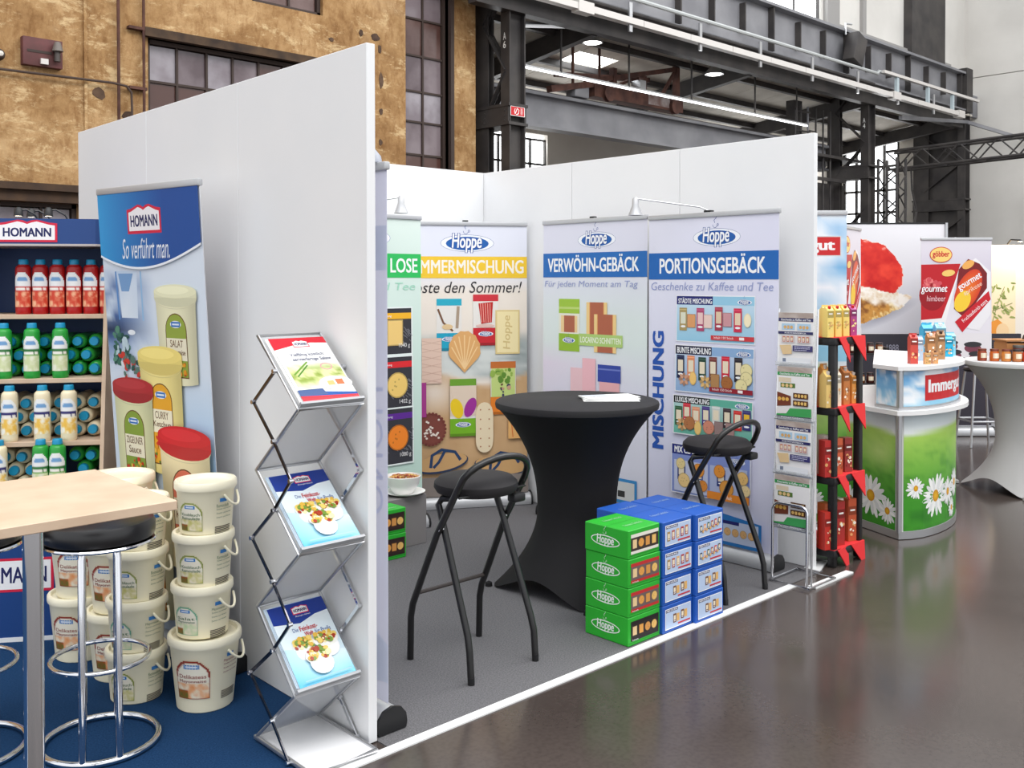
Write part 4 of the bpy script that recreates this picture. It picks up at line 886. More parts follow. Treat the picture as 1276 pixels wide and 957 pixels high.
def brochure(kind):
    c = Canvas(); w, h = .205, .285
    if kind == 0:
        c.rect(0, 0, w, h, (246, 246, 242)); c.poly([(0, .0), (w, 0), (w, .03), (w * .7, .026), (w * .4, .034), (0, .055)], (206, 34, 50)); homann_logo(c, .075, .012, .135, .045)
        c.text('Vielfältig köstlich:', .045, .072, .17, .09, (60, 66, 110), .002); c.text('servierfertige Salate', .045, .094, .185, .112, (60, 66, 110), .002)
        def food(U, V): n = fbm(U * 6, V * 6, 4); return mixc(mixc((214, 216, 160), (140, 160, 70), np.clip((n - .35) * 4, 0, 1)), (250, 250, 246), np.clip(np.abs(V - .5) * 2.2 - .35, 0, 1))
        c.grid(.01, .12, w - .005, .235, 20, 14, food); c.line([(.02, .17), (.09, .115)], .006, (110, 150, 60)); c.line([(.03, .178), (.085, .13)], .005, (80, 130, 50)); c.ring(.15, .14, .022, .016, .004, (214, 150, 160))
        c.ell(.150, .215, .06, .03, (250, 250, 250)); c.rect(.12, .205, .145, .225, (232, 186, 120)).rect(.152, .2, .18, .224, (222, 120, 80)); c.poly([(0, .24), (.1, .25), (w, .262), (w, h), (0, h)], (40, 84, 160)); c.poly([(0, .262), (w, .272), (w, h), (0, h)], (206, 34, 50))
        c.poly([(0, .236), (.09, .236), (.1, .262), (0, .262)], (70, 92, 140))
    else:
        c.rect(0, 0, w, h, (244, 248, 250), (196, 226, 240)); c.poly([(0, 0), (w, 0), (w, .05), (w * .75, .055), (w * .45, .075), (0, .062)], (40, 64, 150)); homann_logo(c, .08, .012, .14, .042); c.text('Rezept-Ideen', .085, .046, .14, .053, WHT, 0, .2)
        c.text('Die', .055, .088, .075, .102, (70, 96, 160)); c.text('Feinkost-', .08, .086, .145, .104, (196, 40, 50), .012); c.text('Welt', .09, .108, .122, .124, (196, 40, 50), .012); c.text('für Profis', .128, .108, .186, .124, (70, 96, 160))
        c.quad([(0, .285), (w, .285), (w, .2), (0, .15)], [(60, 176, 214), (120, 206, 228), (226, 242, 248), (196, 230, 242)])
        for (x, y, r, sd) in ((.072, .15, .042, 2), (.15, .152, .046, 3), (.102, .2, .048, 4)): dish(c, x, y, r, sd)
        c.rect(.02, .272, .19, .276, (150, 190, 214))
    return c
DL = Vector((0, -.275, -.235)).normalized()
for i, (k, lb) in enumerate([(0, 'red and white salad brochure in the top pocket of the zig-zag stand'), (1, 'blue and white recipe brochure in the middle pocket of the zig-zag stand'), (1, 'blue and white recipe brochure in the lowest pocket of the zig-zag stand')]):
    (ya, za), (yb, zb) = T[2 * i], T[2 * i + 1]; d = Vector((0, ya - yb, za - zb)); L = d.length; d.normalize(); n = Vector((0, -d.z, d.y)); a = -math.atan2(ya - yb, za - zb)
    o = Vector((-.15, yb, zb)) + n * .022 + d * .012
    b = thing('brochure', lb, 'brochure', o, 0, 'brochures in the zig-zag stand'); b.rotation_euler = (a, 0, 0)
    for q in range(3): mb().box((-.113 - q * .003, .003 + q * .004, .0 + q * .004), (.113 - q * .003, .0062 + q * .004, .312 + q * .004)).build('booklet', mat('paper_edge_blue', (206, 222, 236), .5) if k else WHITEPAPER, b, False)
    brochure(k).build('cover', b, (-.113, .0026, .312), gloss=True, wrap=lambda x, y, z: (x * .226 / .205, -z, y * .312 / .285))
# ================================================================== BISCUIT STAND (middle)
LAV = (222, 222, 238)
def flyer_picture(c, x0, y0, x1, y1, hdr, hdrcol, tint, items, bar, seed):
    w, h = x1 - x0, y1 - y0
    c.rect(x0 - .006, y0 - .006, x1 + .006, y1 + .006, (236, 236, 242)); c.rect(x0, y0, x1, y1, mixc(tint, (226, 232, 244), .7).tolist() if hasattr(mixc(tint, (226, 232, 244), .7), 'tolist') else tint, tint)
    c.rect(x0, y0, x1, y0 + .19 * h, tint); c.rect(x0, y0, x0 + .48 * w, y0 + .19 * h, hdrcol); c.text(hdr, x0 + .012, y0 + .03 * h, x0 + .47 * w, y0 + .165 * h, WHT, .018)
    hoppe_logo(c, x0 + .88 * w, y0 + .12 * h, .18 * w)
    for k, (fx, fy, kind, col, col2) in enumerate(items):
        X, Y = x0 + fx * w, y0 + fy * h
        if kind == 'p': pack(c, X - .05 * w, Y - .27 * h, X + .05 * w, Y + .24 * h, col, col2)
        else: biscuit(c, X, Y, .075 * w, col, kind, seed + k)
    if bar: c.rect(x0 + .46 * w, y1 - .15 * h, x1, y1 - .05 * h, bar); c.text('Inhalt 150 Stück', x0 + .5 * w, y1 - .13 * h, x0 + .75 * w, y1 - .08 * h, (250, 236, 236)); c.rect(x0 + .82 * w, y1 - .13 * h, x0 + .88 * w, y1 - .07 * h, (246, 240, 240))
PK = 1
def portion_canvas():
    c = Canvas(); w, h = .934, 1.96
    c.quad([(0, h), (w, h), (w, 0), (0, 0)], [(212, 212, 234), (220, 220, 240), (222, 222, 240), (228, 228, 242)])
    hoppe_logo(c, .51, .135, .34); c.rect(0, .222, w, .388, (30, 100, 178)); c.text('PORTIONSGEBÄCK', .085, .235, .85, .352, WHT, .016)
    c.text('Geschenke zu Kaffee und Tee', .02, .405, .9, .455, (150, 160, 204), -.004, .15)
    c.text('MISCHUNG', .078 - .372, 1.084 - .045, .078 + .372, 1.084 + .045, (36, 84, 172), .025, rot=-PI / 2)
    P = 'p'
    flyer_picture(c, .222, .49, .778, .765, 'STÄDTE MISCHUNG', (30, 36, 110), (150, 202, 228), [(.09, .53, P, (172, 150, 96), (220, 220, 200)), (.2, .55, 1, (222, 158, 104), 0), (.32, .53, P, (176, 70, 110), (236, 200, 196)), (.42, .55, 1, (236, 206, 196), 0), (.56, .5, P, (168, 60, 80), (226, 200, 170)), (.67, .5, 1, (206, 150, 156), 0), (.8, .52, P, (206, 50, 80), (236, 210, 180)), (.92, .5, 2, (236, 222, 186), 0)], (206, 60, 66), 1)
    flyer_picture(c, .218, .795, .776, 1.075, 'BUNTE MISCHUNG', (24, 22, 58), (140, 174, 214), [(.07, .48, P, (26, 34, 70), 0), (.21, .48, P, (226, 140, 96), 0), (.36, .5, P, (40, 70, 56), 0), (.5, .48, P, (120, 60, 56), 0), (.66, .45, P, (206, 40, 60), 0), (.82, .46, P, (44, 38, 46), 0), (.12, .74, 3, (214, 160, 130), 0), (.24, .7, 2, (232, 186, 104), 0), (.4, .76, 3, (226, 184, 120), 0), (.53, .72, 1, (178, 132, 84), 0), (.68, .74, 0, (168, 104, 56), 0), (.92, .45, 0, (234, 222, 166), 0), (.92, .62, 0, (234, 222, 166), 0), (.86, .78, 0, (234, 222, 166), 0)], (150, 34, 50), 20)
    flyer_picture(c, .212, 1.105, .774, 1.335, 'LUXUS MISCHUNG', (20, 24, 24), (98, 178, 156), [(.07, .55, P, (50, 92, 60), 0), (.18, .45, P, (206, 50, 66), 0), (.3, .52, P, (226, 150, 116), 0), (.43, .48, P, (74, 60, 130), 0), (.56, .45, P, (210, 214, 210), 0), (.7, .47, P, (60, 44, 50), 0), (.83, .5, P, (206, 54, 50), 0), (.94, .47, P, (60, 60, 120), (236, 190, 60)), (.12, .75, 3, (226, 176, 120), 0), (.22, .7, 0, (180, 116, 72), 0), (.33, .8, 2, (226, 186, 110), 0), (.47, .75, 0, (214, 140, 116), 0), (.6, .75, 1, (150, 126, 124), 0), (.74, .75, 1, (168, 134, 130), 0)], None, 40)
    c.rect(.2, 1.40, .772, 1.705, (232, 232, 240)); c.rect(.206, 1.405, .766, 1.70, (130, 146, 206)); c.rect(.206, 1.405, .48, 1.465, (34, 44, 120)); c.text('MIX CLASSICO', .225, 1.415, .46, 1.455, WHT, .02); hoppe_logo(c, .68, 1.46, .11)
    c.rect(.225, 1.50, .475, 1.69, (196, 202, 228)); c.rect(.49, 1.50, .75, 1.66, (176, 186, 220)); pack(c, .25, 1.52, .31, 1.62, (40, 60, 130)); pack(c, .38, 1.54, .44, 1.62, (70, 96, 170)); pack(c, .54, 1.52, .60, 1.62, (40, 60, 130))
    for x, y, r, col in ((.275, 1.52, .035, (232, 210, 150)), (.30, 1.62, .045, (238, 204, 140)), (.41, 1.545, .042, (232, 150, 60)), (.44, 1.635, .035, (222, 140, 60)), (.56, 1.53, .04, (232, 150, 60)), (.61, 1.625, .05, (226, 156, 70)), (.72, 1.55, .04, (232, 190, 120)), (.74, 1.62, .035, (240, 214, 160))): biscuit(c, x, y, r, col, 0, int(x * 100))
    c.rect(.474, 1.655, .766, 1.70, (232, 140, 50)); c.text('Inhalt', .6, 1.667, .65, 1.688, WHT)
    c.poly([(.36, 1.78), (.46, 1.76), (.85, 1.80), (.85, 1.955), (.36, 1.955)], (46, 120, 190)); c.rect(.58, 1.81, .83, 1.935, (196, 206, 230)); c.rect(.58, 1.81, .7, 1.83, (40, 40, 110)); c.ring(.44, 1.87, .06, .045, .01, (210, 226, 240))
    for k in range(4): biscuit(c, .62 + .055 * k, 1.875, .024, (228, 180, 120), 0, k)
    return c
def verw_canvas():
    c = Canvas(); w, h = .935, 1.96
    c.grid(0, 0, w, h, 6, 12, lambda U, V: mixc(mixc((222, 222, 236), (220, 232, 226), np.clip(1 - np.abs(V - .38) / .2, 0, 1)), (228, 214, 232), np.clip(1 - np.abs(V - .52) / .1, 0, 1) * (1 - U)))
    hoppe_logo(c, .50, .13, .34); c.rect(0, .214, w, .381, (36, 106, 182)); c.text('VERWÖHN-GEBÄCK', .045, .228, .868, .345, WHT, .016); c.text('Für jeden Moment am Tag', .015, .405, .86, .46, (150, 160, 204), -.004, .15)
    c.rect(.155, .53, .35, .89, (232, 230, 214)); c.rect(.155, .53, .35, .63, (160, 196, 66)); c.rect(.155, .585, .35, .60, (190, 214, 120)); c.rect(.175, .645, .33, .76, (238, 206, 150)); c.rect(.205, .645, .305, .76, (176, 102, 76)); c.rect(.155, .77, .35, .89, (150, 188, 56)); hoppe_logo(c, .25, .815, .12)
    for x0, y0, x1, y1 in ((.415, .55, .60, .80), (.485, .63, .68, .885)): c.rect(x0, y0, x1, y1, (240, 206, 140)); c.rect(x0 + .03, y0, x1 - .03, y1, (178, 100, 74)); c.line([(x0 + .03, y0), (x0 + .03, y1)], .006, (226, 160, 96)); c.line([(x1 - .03, y0), (x1 - .03, y1)], .006, (226, 160, 96))
    c.rect(.345, .765, .735, .845, (176, 206, 120)); c.text('LOCARNO SCHNITTEN', .36, .785, .72, .825, (240, 244, 226), .012)
    c.rect(.27, 1.0, .44, 1.2, (236, 196, 202)); c.rect(.38, .93, .5, 1.2, (240, 186, 194)); c.rect(.52, .965, .72, 1.08, (54, 72, 160)); c.rect(.52, .99, .72, 1.0, (110, 124, 196)); c.rect(.535, 1.08, .71, 1.2, (236, 176, 180))
    c.rect(.6, 1.45, .78, 1.5, (60, 50, 48)); c.rect(.55, 1.70, .86, 1.86, (60, 140, 200)); c.rect(.57, 1.72, .84, 1.84, (214, 216, 216)); c.rect(.58, 1.78, .64, 1.82, (60, 60, 60)); c.rect(.7, 1.78, .76, 1.82, (60, 60, 60))
    return c
def flipflop(c, x, y, s, m=1):
    c.ell(x, y, .20 * s, .07 * s, (50, 62, 88), 24, -.15 * m); c.ell(x, y - .008, .19 * s, .062 * s, (206, 164, 112), 24, -.15 * m)
    c.line([(x - .08 * s, y + .03 * s), (x - .07 * s, y - .06 * s), (x + .0 * s, y - .1 * s), (x + .1 * s, y - .08 * s), (x + .14 * s, y - .02 * s)], .022 * s, (40, 66, 104)); c.line([(x + .03 * s, y - .1 * s), (x - .02 * s, y - .01 * s), (x - .06 * s, y + .03 * s)], .02 * s, (40, 66, 104))
def yellow_canvas():
    c = Canvas(); w, h = .93, 1.98
    def bgf(U, V):
        y = V * h; col = mixc((224, 226, 238), (236, 226, 214), np.clip((y - .35) / .15, 0, 1)); sea = fbm(U * 3, V * 40, 2)
        col = mixc(col, mixc((214, 218, 214), (150, 160, 160), np.clip((sea - .35) * 3, 0, 1)), np.clip((y - .78) / .1, 0, 1) * np.clip((1.14 - y) / .03, 0, 1))
        sand = mixc((214, 178, 134), (196, 156, 112), fbm(U * 14, V * 24, 7)); col = mixc(col, sand, np.clip((y - 1.12 + .05 * np.sin(U * 7)) / .03, 0, 1)); col = mixc(col, (236, 222, 208), np.clip(1 - np.hypot((U - .25) / .3, (V - .62) / .1), 0, 1)); return col
    c.grid(0, 0, w, h, 26, 70, bgf)
    hoppe_logo(c, .48, .14, .40); c.rect(0, .237, w, .395, (238, 196, 52)); c.text('SOMMERMISCHUNG', -.0, .262, .905, .362, (244, 238, 226), .014)
    c.text('Koste den Sommer!', .02, .42, .89, .503, (40, 36, 40), 0, .25)
    def pk(x0, y0, x1, y1, top, body, inn): c.rect(x0, y0, x1, y1, (232, 228, 222)); c.rect(x0, y0, x1, y0 + .05, top); c.rect(x0, y1 - .13, x1, y1, body); c.rect(x0, y1 - .02, x1, y1, tuple(int(v * .8) for v in body)); hoppe_logo(c, (x0 + x1) / 2, y1 - .085, (x1 - x0) * .6); inn()
    pk(.25, .545, .435, .925, (40, 170, 196), (30, 164, 196), lambda: (c.line([(.26, .62), (.3, .72), (.37, .78)], .014, (120, 84, 60)), c.line([(.41, .6), (.4, .76)], .022, (170, 150, 130)), c.ell(.33, .75, .04, .02, (226, 196, 150))))
    pk(.52, .515, .71, .89, (206, 50, 60), (200, 36, 48), lambda: (c.poly([(.56, .58), (.67, .57), (.66, .72), (.58, .73)], (190, 40, 36)), [c.line([(.575 + .018 * k, .58), (.585 + .016 * k, .72)], .005, (236, 170, 160)) for k in range(5)], c.ell(.61, .745, .07, .014, (224, 190, 180))))
    c.rect(.687, .63, .872, .955, (222, 200, 140)); c.rect(.7, .642, .86, .943, (240, 224, 172)); c.text('Hoppe', .655, .76, .905, .83, (214, 190, 130), .01, .1, rot=-PI / 2)
    c.rect(.14, .83, .285, 1.16, (228, 198, 180))
    for k in range(6): c.line([(.14, .85 + .055 * k), (.285, .88 + .055 * k)], .004, (210, 174, 156)); c.line([(.14, .88 + .055 * k), (.285, .85 + .055 * k)], .004, (210, 174, 156))
    sh = [(.455, 1.085)] + [(.455 + .115 * math.sin(a) * (1 + .06 * (k % 2)), .92 - .135 * math.cos(a) * (1 + .06 * (k % 2))) for k, a in enumerate(np.linspace(-2.0, 2.0, 17))]
    c.poly(sh, (222, 168, 106))
    for a in np.linspace(-1.3, 1.3, 7): c.line([(.455, 1.06), (.455 + .10 * math.sin(a), .93 - .12 * math.cos(a))], .008, (240, 204, 150))
    pk(.65, 1.01, .84, 1.40, (196, 110, 50), (232, 130, 40), lambda: (c.rect(.655, 1.06, .835, 1.27, (196, 214, 130)), speck(c, .66, 1.07, .83, 1.16, 24, [(96, 140, 50), (150, 180, 80)], .02, 3), speck(c, .72, 1.17, .8, 1.26, 8, [(110, 80, 60), (200, 160, 130), (60, 60, 90)], .015, 4)))
    pk(.345, 1.13, .54, 1.55, (110, 160, 50), (120, 180, 40), lambda: (c.rect(.345, 1.18, .54, 1.40, (226, 206, 186)), c.ell(.395, 1.345, .045, .075, (240, 204, 40), 18, -.3), c.ell(.495, 1.34, .04, .075, (160, 50, 150), 18, .4)))
    c.ell(.205, 1.49, .105, .115, (130, 70, 60), 26); 
    for k in range(26): a = 2 * PI * k / 26; c.ell(.205 + .103 * math.cos(a), 1.49 + .113 * math.sin(a), .012, .012, (122, 62, 54), 7)
    for k in range(22): q = random.Random(k); c.ell(.205 + q.uniform(-.06, .06), 1.49 + q.uniform(-.07, .07), .009, .008, (240, 226, 214), 7)
    pts = [(.60 + (.085 + .02 * math.cos(2 * a)) * math.sin(a) * (1 if True else 0), 1.49 - .185 * math.cos(a)) for a in np.linspace(0, 2 * PI, 30)[:-1]]
    c.poly(pts, (236, 218, 184))
    for yy in (1.36, 1.43, 1.5, 1.57, 1.63):
        for xx in (.57, .635): c.ell(xx, yy, .006, .006, (170, 110, 70), 6)
    c.rect(.78, 1.33, .93, 1.58, (232, 178, 110)); c.line([(.80, 1.42), (.815, 1.57)], .008, (214, 120, 60)); c.rect(.13, 1.15, .17, 1.4, (170, 60, 140))
    flipflop(c, .28, 1.74, 1.0); flipflop(c, .72, 1.78, 1.0, -1); c.rect(0, 1.84, w, 1.98, (140, 130, 124))
    return c
def green_canvas():
    c = Canvas(); w, h = .85, 1.98
    c.grid(0, 0, w, h, 4, 10, lambda U, V: mixc((216, 230, 223), (186, 215, 202), V)); hoppe_logo(c, .42, .14, .36)
    c.rect(0, .24, w, .398, (46, 184, 92)); c.text('MISCHUNG LOSE', .05, .27, .82, .365, WHT, .012); c.text('Kaffee und Tee', .1, .43, .8, .48, (160, 214, 190), 0, .15)
    for y0, y1, bar, col, kind, g in ((.60, .90, (236, 176, 40), (232, 196, 120), 1, '1040 g'), (.92, 1.27, (214, 40, 46), (232, 196, 110), 0, '1402 g'), (1.26, 1.62, (90, 40, 140), (232, 130, 40), 0, '1080 g')):
        c.rect(.48, y0 - .01, .775, y1 + .01, (226, 234, 232)); c.rect(.49, y0, .765, y1, (52, 52, 58)); c.rect(.49, y0 + .03, .765, y0 + .07, bar)
        for k in range(60): q = random.Random(k + int(y0 * 100)); x, y = q.uniform(.5, .755), q.uniform(y0 + .12, y1 - .08); c.line([(x, y), (x + .02, y + .018)], .004, (120, 120, 126)); c.z -= c.STEP * .5
        biscuit(c, .645 if kind == 0 else .63, (y0 + y1) / 2 + .01, .085, col, kind, 3); c.text(g, .66, y1 - .07, .75, y1 - .035, (226, 226, 226)); c.text('Mischung', .52, y0 + .042, .6, y0 + .06, WHT)
    return c
rollup('lilac biscuit roll-up banner headed Portionsgebäck with a reading lamp', (2.88, .576, 0), -PI / 2, .934, 2.05, portion_canvas(), lean=.01, lamp=(-.40, -.02), clip=False, bw=.925)
rollup('lilac biscuit roll-up banner headed Verwöhn-Gebäck', (2.88, 1.527, 0), -PI / 2, .93, 2.06, verw_canvas(), lean=.01, bw=.925)
rollup('beach themed roll-up banner with yellow Sommermischung band', (2.622, 2.531, 0), math.radians(-29), .93, 2.07, yellow_canvas(), lean=.01)
rollup('pale green roll-up banner headed Mischung Lose', (1.61, 2.3, 0), 0, .85, 2.075, green_canvas(), lean=.01, lamp=(.10, -.2), clip=False)
bk = Canvas(); bk.rect(0, .215, .86, .38, (224, 230, 244)); bk.text('MONO', .775 - .24, 1.05 - .06, .775 + .24, 1.05 + .06, (222, 226, 244), .0, .12, rot=-PI / 2, mirror=True); bk.poly([(.62, 1.78), (.78, 1.72), (.86, 1.76), (.86, 1.9), (.62, 1.92)], (226, 232, 244))
rollup('biscuit roll-up banner seen from behind at the partition end', (.115, .47, 0), PI / 2, .86, 2.075, None, lean=.0, back=bk)
p = thing('banner_lamp', 'grey domed lamp on top of the banner seen from behind', 'lamp', (.10, .14, 2.09)); mb().lathe([(.0, .06), (.03, .055), (.05, .03), (.055, .005), (.05, .0)], (0, 0, .0), 18).build('lamp_shade', mat('grey_shade', (168, 172, 184), .4), p); mb().cyl((0, -.0, -.005), (0, 0, .02), .012, 8).build('bulb_holder', BLACKPL, p)

# ---- stretch-covered bar tables
BLACKCLOTH = mat('black_stretch_cover', (26, 25, 27), .75, spec=.25)
def cover_table(label, loc, H_, R_, foot_r, waist, a0, m, topm, cat='table'):
    t = thing('covered_bar_table', label, cat, loc); n = 72; lv = 26; vs_ = []; fs_ = []
    for j in range(lv + 1):
        s = j / lv
        for k in range(n):
            th = 2 * PI * k / n; ph = ((th - a0 + PI / 4) % (PI / 2)) - PI / 4           # 0 at a foot
            hem = .10 * (math.sin(2 * abs(ph)) ** 1.3)
            z = hem + (H_ - .035 - hem) * s
            fr_ = .05 + foot_r * math.cos(PI / 4) / math.cos(PI / 4 - abs(ph)) * .86 if abs(ph) > .08 else .05 + foot_r * .86 * math.cos(PI / 4) / math.cos(PI / 4 - .08)
            fr_ = min(fr_, foot_r); sq = fr_ * (1 - .0)
            zz = s
            # waist curve: flare to the foot below, to the top above
            lo = max(0.0, 1 - zz / .42) ** 2.0; hi = max(0.0, (zz - .42) / .58) ** 2.4
            r = waist + (sq - waist) * lo + (R_ - .01 - waist) * hi
            vs_.append((r * math.cos(th), r * math.sin(th), z))
    for j in range(lv):
        for k in range(n): fs_.append((j * n + k, j * n + (k + 1) % n, (j + 1) * n + (k + 1) % n, (j + 1) * n + k))
    mb().add(vs_, fs_).build('stretch_cover', m, t)
    mb().lathe([(R_ - .02, H_ - .045), (R_ - .004, H_ - .038), (R_, H_ - .02), (R_ - .004, H_ - .006), (R_ - .016, H_), (0, H_)], (0, 0, 0), 64).build('top_cap', topm, t)
    for k in range(4):
        a = a0 + k * PI / 2; mb().lathe([(0, 0), (.02, 0), (.018, .02), (0, .03)], ((foot_r - .02) * math.cos(a), (foot_r - .02) * math.sin(a), 0), 10).build('foot', m, t)
    return t
cover_table('round bar table in a black stretch cover', (1.875, .73, 0), 1.01, .445, .50, .215, math.radians(139), BLACKCLOTH, mat('black_cover_top', (44, 43, 45), .7, spec=.25))
for i in range(3):
    o = tag(mb().box((-.10, -.07, 0), (.20, .09, .004)).build('paper_sheet', WHITEPAPER, None, False), ['white paper sheet, lowest in the small pile on the black table', 'white paper sheet, middle of the pile on the black table', 'printed white sheet on top of the pile on the black table'][i], 'paper', 'papers on the black table')
    o.location = (1.95 + .012 * i, .62 + .01 * i, 1.0105 + .0055 * i); o.rotation_euler = (0, 0, math.radians(-43 + 9 * i))
cv = Canvas(); cv.rect(0, 0, .14, .05, (206, 212, 226)); cv.lines(.02, .07, .25, 4, .018, .006, (170, 176, 190)); cv.build('print', o, (-.09, -.08 + .16, .0042), wrap=lambda x, y, z: (x, y, z))

# ---- folding bar stools
def folding_stool(label, x, y):
    t = thing('folding_bar_stool', label, 'stool', (x, y, 0), 0, 'black folding bar stools')
    mb().lathe([(0, .735), (.14, .735), (.172, .745), (.184, .765), (.182, .785), (.16, .806), (.1, .816), (0, .818)], (0, -.01, 0), 40).build('seat', mat('black_seat_fabric', (38, 36, 38), .7, spec=.3), t)
    hw = .2
    def arcpts():
        L = [(-hw, .2, .0), (-hw, .195, .19), (-hw, .18, .25), (-hw, .15, .31), (-hw + .005, .02, .58), (-hw + .01, -.12, .80)]
        Tt = []
        for k in range(1, 12):
            a = PI * k / 12; Tt.append((-(hw - .01) * math.cos(a), -.12 - .07 * math.sin(a) ** .9, .80 + .115 * math.sin(a) ** .8))
        return L + Tt + [(-q[0], q[1], q[2]) for q in L[::-1]]
    mb().tube(arcpts(), .015, 10).build('arched_leg_frame', BLACKMETAL, t)
    for s in (-1, 1):
        X = s * .165
        mb().tube([(X * 1.12, -.19, 0), (X * 1.12, -.18, .13), (X * 1.1, -.165, .19), (X * 1.03, .0, .60), (X, .045, .70), (X * .95, .03, .725), (X * .8, -.02, .732)], .015, 10).build('leg', BLACKMETAL, t)
        mb().cyl((s * .172, -.003, .605), (s * .205, -.003, .605), .007, 8).build('hinge_pin', CHROME, t)
        for q in ((s * hw, .2), (X * 1.12, -.19)): mb().cyl((q[0], q[1], 0), (q[0], q[1], .03), .0145, 10).build('rubber_foot', BLACKPL, t)
    mb().cyl((-hw, .155, .30), (hw, .155, .30), .009, 8).build('crossbar', mat('brown_crossbar', (58, 48, 46), .4), t)
    mb().cyl((-.19, -.12, .755), (.19, -.12, .755), .005, 8).build('seat_rod', BLACKMETAL, t); mb().rbox((.08, -.17, .70), (.15, -.12, .738), .01).build('seat_catch', BLACKPL, t)
    return t
folding_stool('black folding bar stool left of the covered table', .785, .325); folding_stool('black folding bar stool behind the blue cartons', 2.37, .175)

# ---- cartons
def carton(nm, label, x0, x1, y0, y1, z0, z1, rgb, front, side, cat='box', group=None):
    w, d, h = x1 - x0, y1 - y0, z1 - z0
    t = thing(nm, label, cat, (x0, y0, z0), random.uniform(-.012, .012), group)
    mb().rbox((.001, 0, .0008), (w - .001, d, h - .0008), .003, seg=1).build('carton_body', mat('carton_%d_%d' % (rgb[0], rgb[1]), rgb, .5), t, False)
    c = Canvas(); c.rect(.004, h * .88, w - .004, h * .9, tuple(int(v * .8) for v in rgb)); front(c, w, h); c.build('front_print', t, (0, -.0002, h))
    if side:
        c = Canvas(); side(c, d, h); c.build('side_print', t, (.0008, d, h), rz=-PI / 2)
    c = Canvas(); c.rect(0, d * .5 - .001, w, d * .5 + .001, tuple(int(v * .75) for v in rgb)); lt = tuple(min(255, int(v * .5 + 128)) for v in rgb)
    for yy in (d * .25, d * .72): c.text('Feines Gebäck', w * .25, yy - .012, w * .8, yy + .012, lt, .01)
    c.build('top_print', t, (0, d, h - .0006), wrap=lambda x, y, z: (x, y, z)); return t
GREEN_, BLUE_ = (40, 172, 46), (28, 86, 178)
def green_front(bgc, bar, kinds):
    def f(c, w, h):
        c.rect(w * .08, h * .16, w * .95, h * .84, bar); c.rect(w * .08, h * .28, w * .95, h * .74, bgc)
        for k, kd in enumerate(kinds): biscuit(c, w * (.2 + .2 * k), h * .5, h * .155, [(232, 200, 150), (226, 160, 80), (214, 150, 80), (236, 190, 110)][k], kd, k)
        c.text('Inhalt', w * .12, h * .78, w * .3, h * .83, WHT)
    return f
def green_side(c, d, h): hoppe_logo(c, d * .48, h * .52, d * .66, True)
gl = [('bottom', green_front((40, 30, 30), (30, 22, 24), (1, 1, 0, 0))), ('second lowest', green_front((110, 92, 92), (190, 50, 50), (1, 0, 1, 0))), ('third', green_front((110, 92, 92), (190, 50, 50), (1, 0, 1, 0))), ('topmost', green_front((60, 48, 44), (232, 226, 216), (1, 0, 1, 1)))]
hb = .1318
for k, (nm, fr_) in enumerate(gl): carton('biscuit_carton', 'green biscuit carton, %s of the four in the green stack' % nm, 1.377, 1.608, -.048, .214, k * hb, (k + 1) * hb, GREEN_, fr_, green_side, group='green biscuit cartons')
def blue_front(kind):
    def f(c, w, h):
        c.rect(w * .08, h * .14, w * .94, h * .88, WHT); c.rect(w * .10, h * .17, w * .92, h * .85, (186, 204, 232)); c.rect(w * .10, h * .17, w * .5, h * .27, (40, 44, 96)); c.text('MISCHUNG', w * .12, h * .185, w * .48, h * .255, WHT, .015)
        c.rect(w * .5, h * .74, w * .92, h * .8, (196, 60, 70))
        if kind == 0:
            for k in range(5): pack(c, w * (.14 + .15 * k), h * (.38 - .02 * k), w * (.24 + .15 * k), h * (.72 - .02 * k), [(160, 130, 80), (176, 90, 80), (214, 170, 120), (170, 60, 70), (190, 110, 70)][k])
        elif kind == 1:
            for k in range(6): pack(c, w * (.14 + .13 * k), h * (.44 - .03 * k), w * (.22 + .13 * k), h * (.68 - .03 * k), [(30, 40, 70), (222, 140, 90), (40, 80, 60), (150, 60, 60), (200, 40, 60), (50, 40, 50)][k])
            for k in range(5): biscuit(c, w * (.24 + .13 * k), h * (.66 - .03 * k), h * .06, (226, 180, 120), 0, k)
        else:
            for k in range(2): pack(c, w * (.34 + .26 * k), h * (.38 - .05 * k), w * (.44 + .26 * k), h * (.7 - .05 * k), (110, 70, 50)); c.rect(w * (.45 + .26 * k), h * (.4 - .05 * k), w * (.55 + .26 * k), h * (.68 - .05 * k), (226, 178, 110))
    return f
for col, (x0, x1, kinds, pos) in enumerate(((1.612, 1.842, (2, 2, 0, 0), 'beside the green stack'), (1.845, 2.072, (2, 2, 1, 1), 'beside the folding stool'))):
    for k in range(4): carton('biscuit_carton', 'blue biscuit carton, %s of the four in the column %s' % (['bottom', 'second lowest', 'third', 'topmost'][k], pos), x0, x1, -.060 - .018 * col, .35 - .018 * col, k * hb, (k + 1) * hb, BLUE_, blue_front(kinds[k]), None, group='blue biscuit cartons')
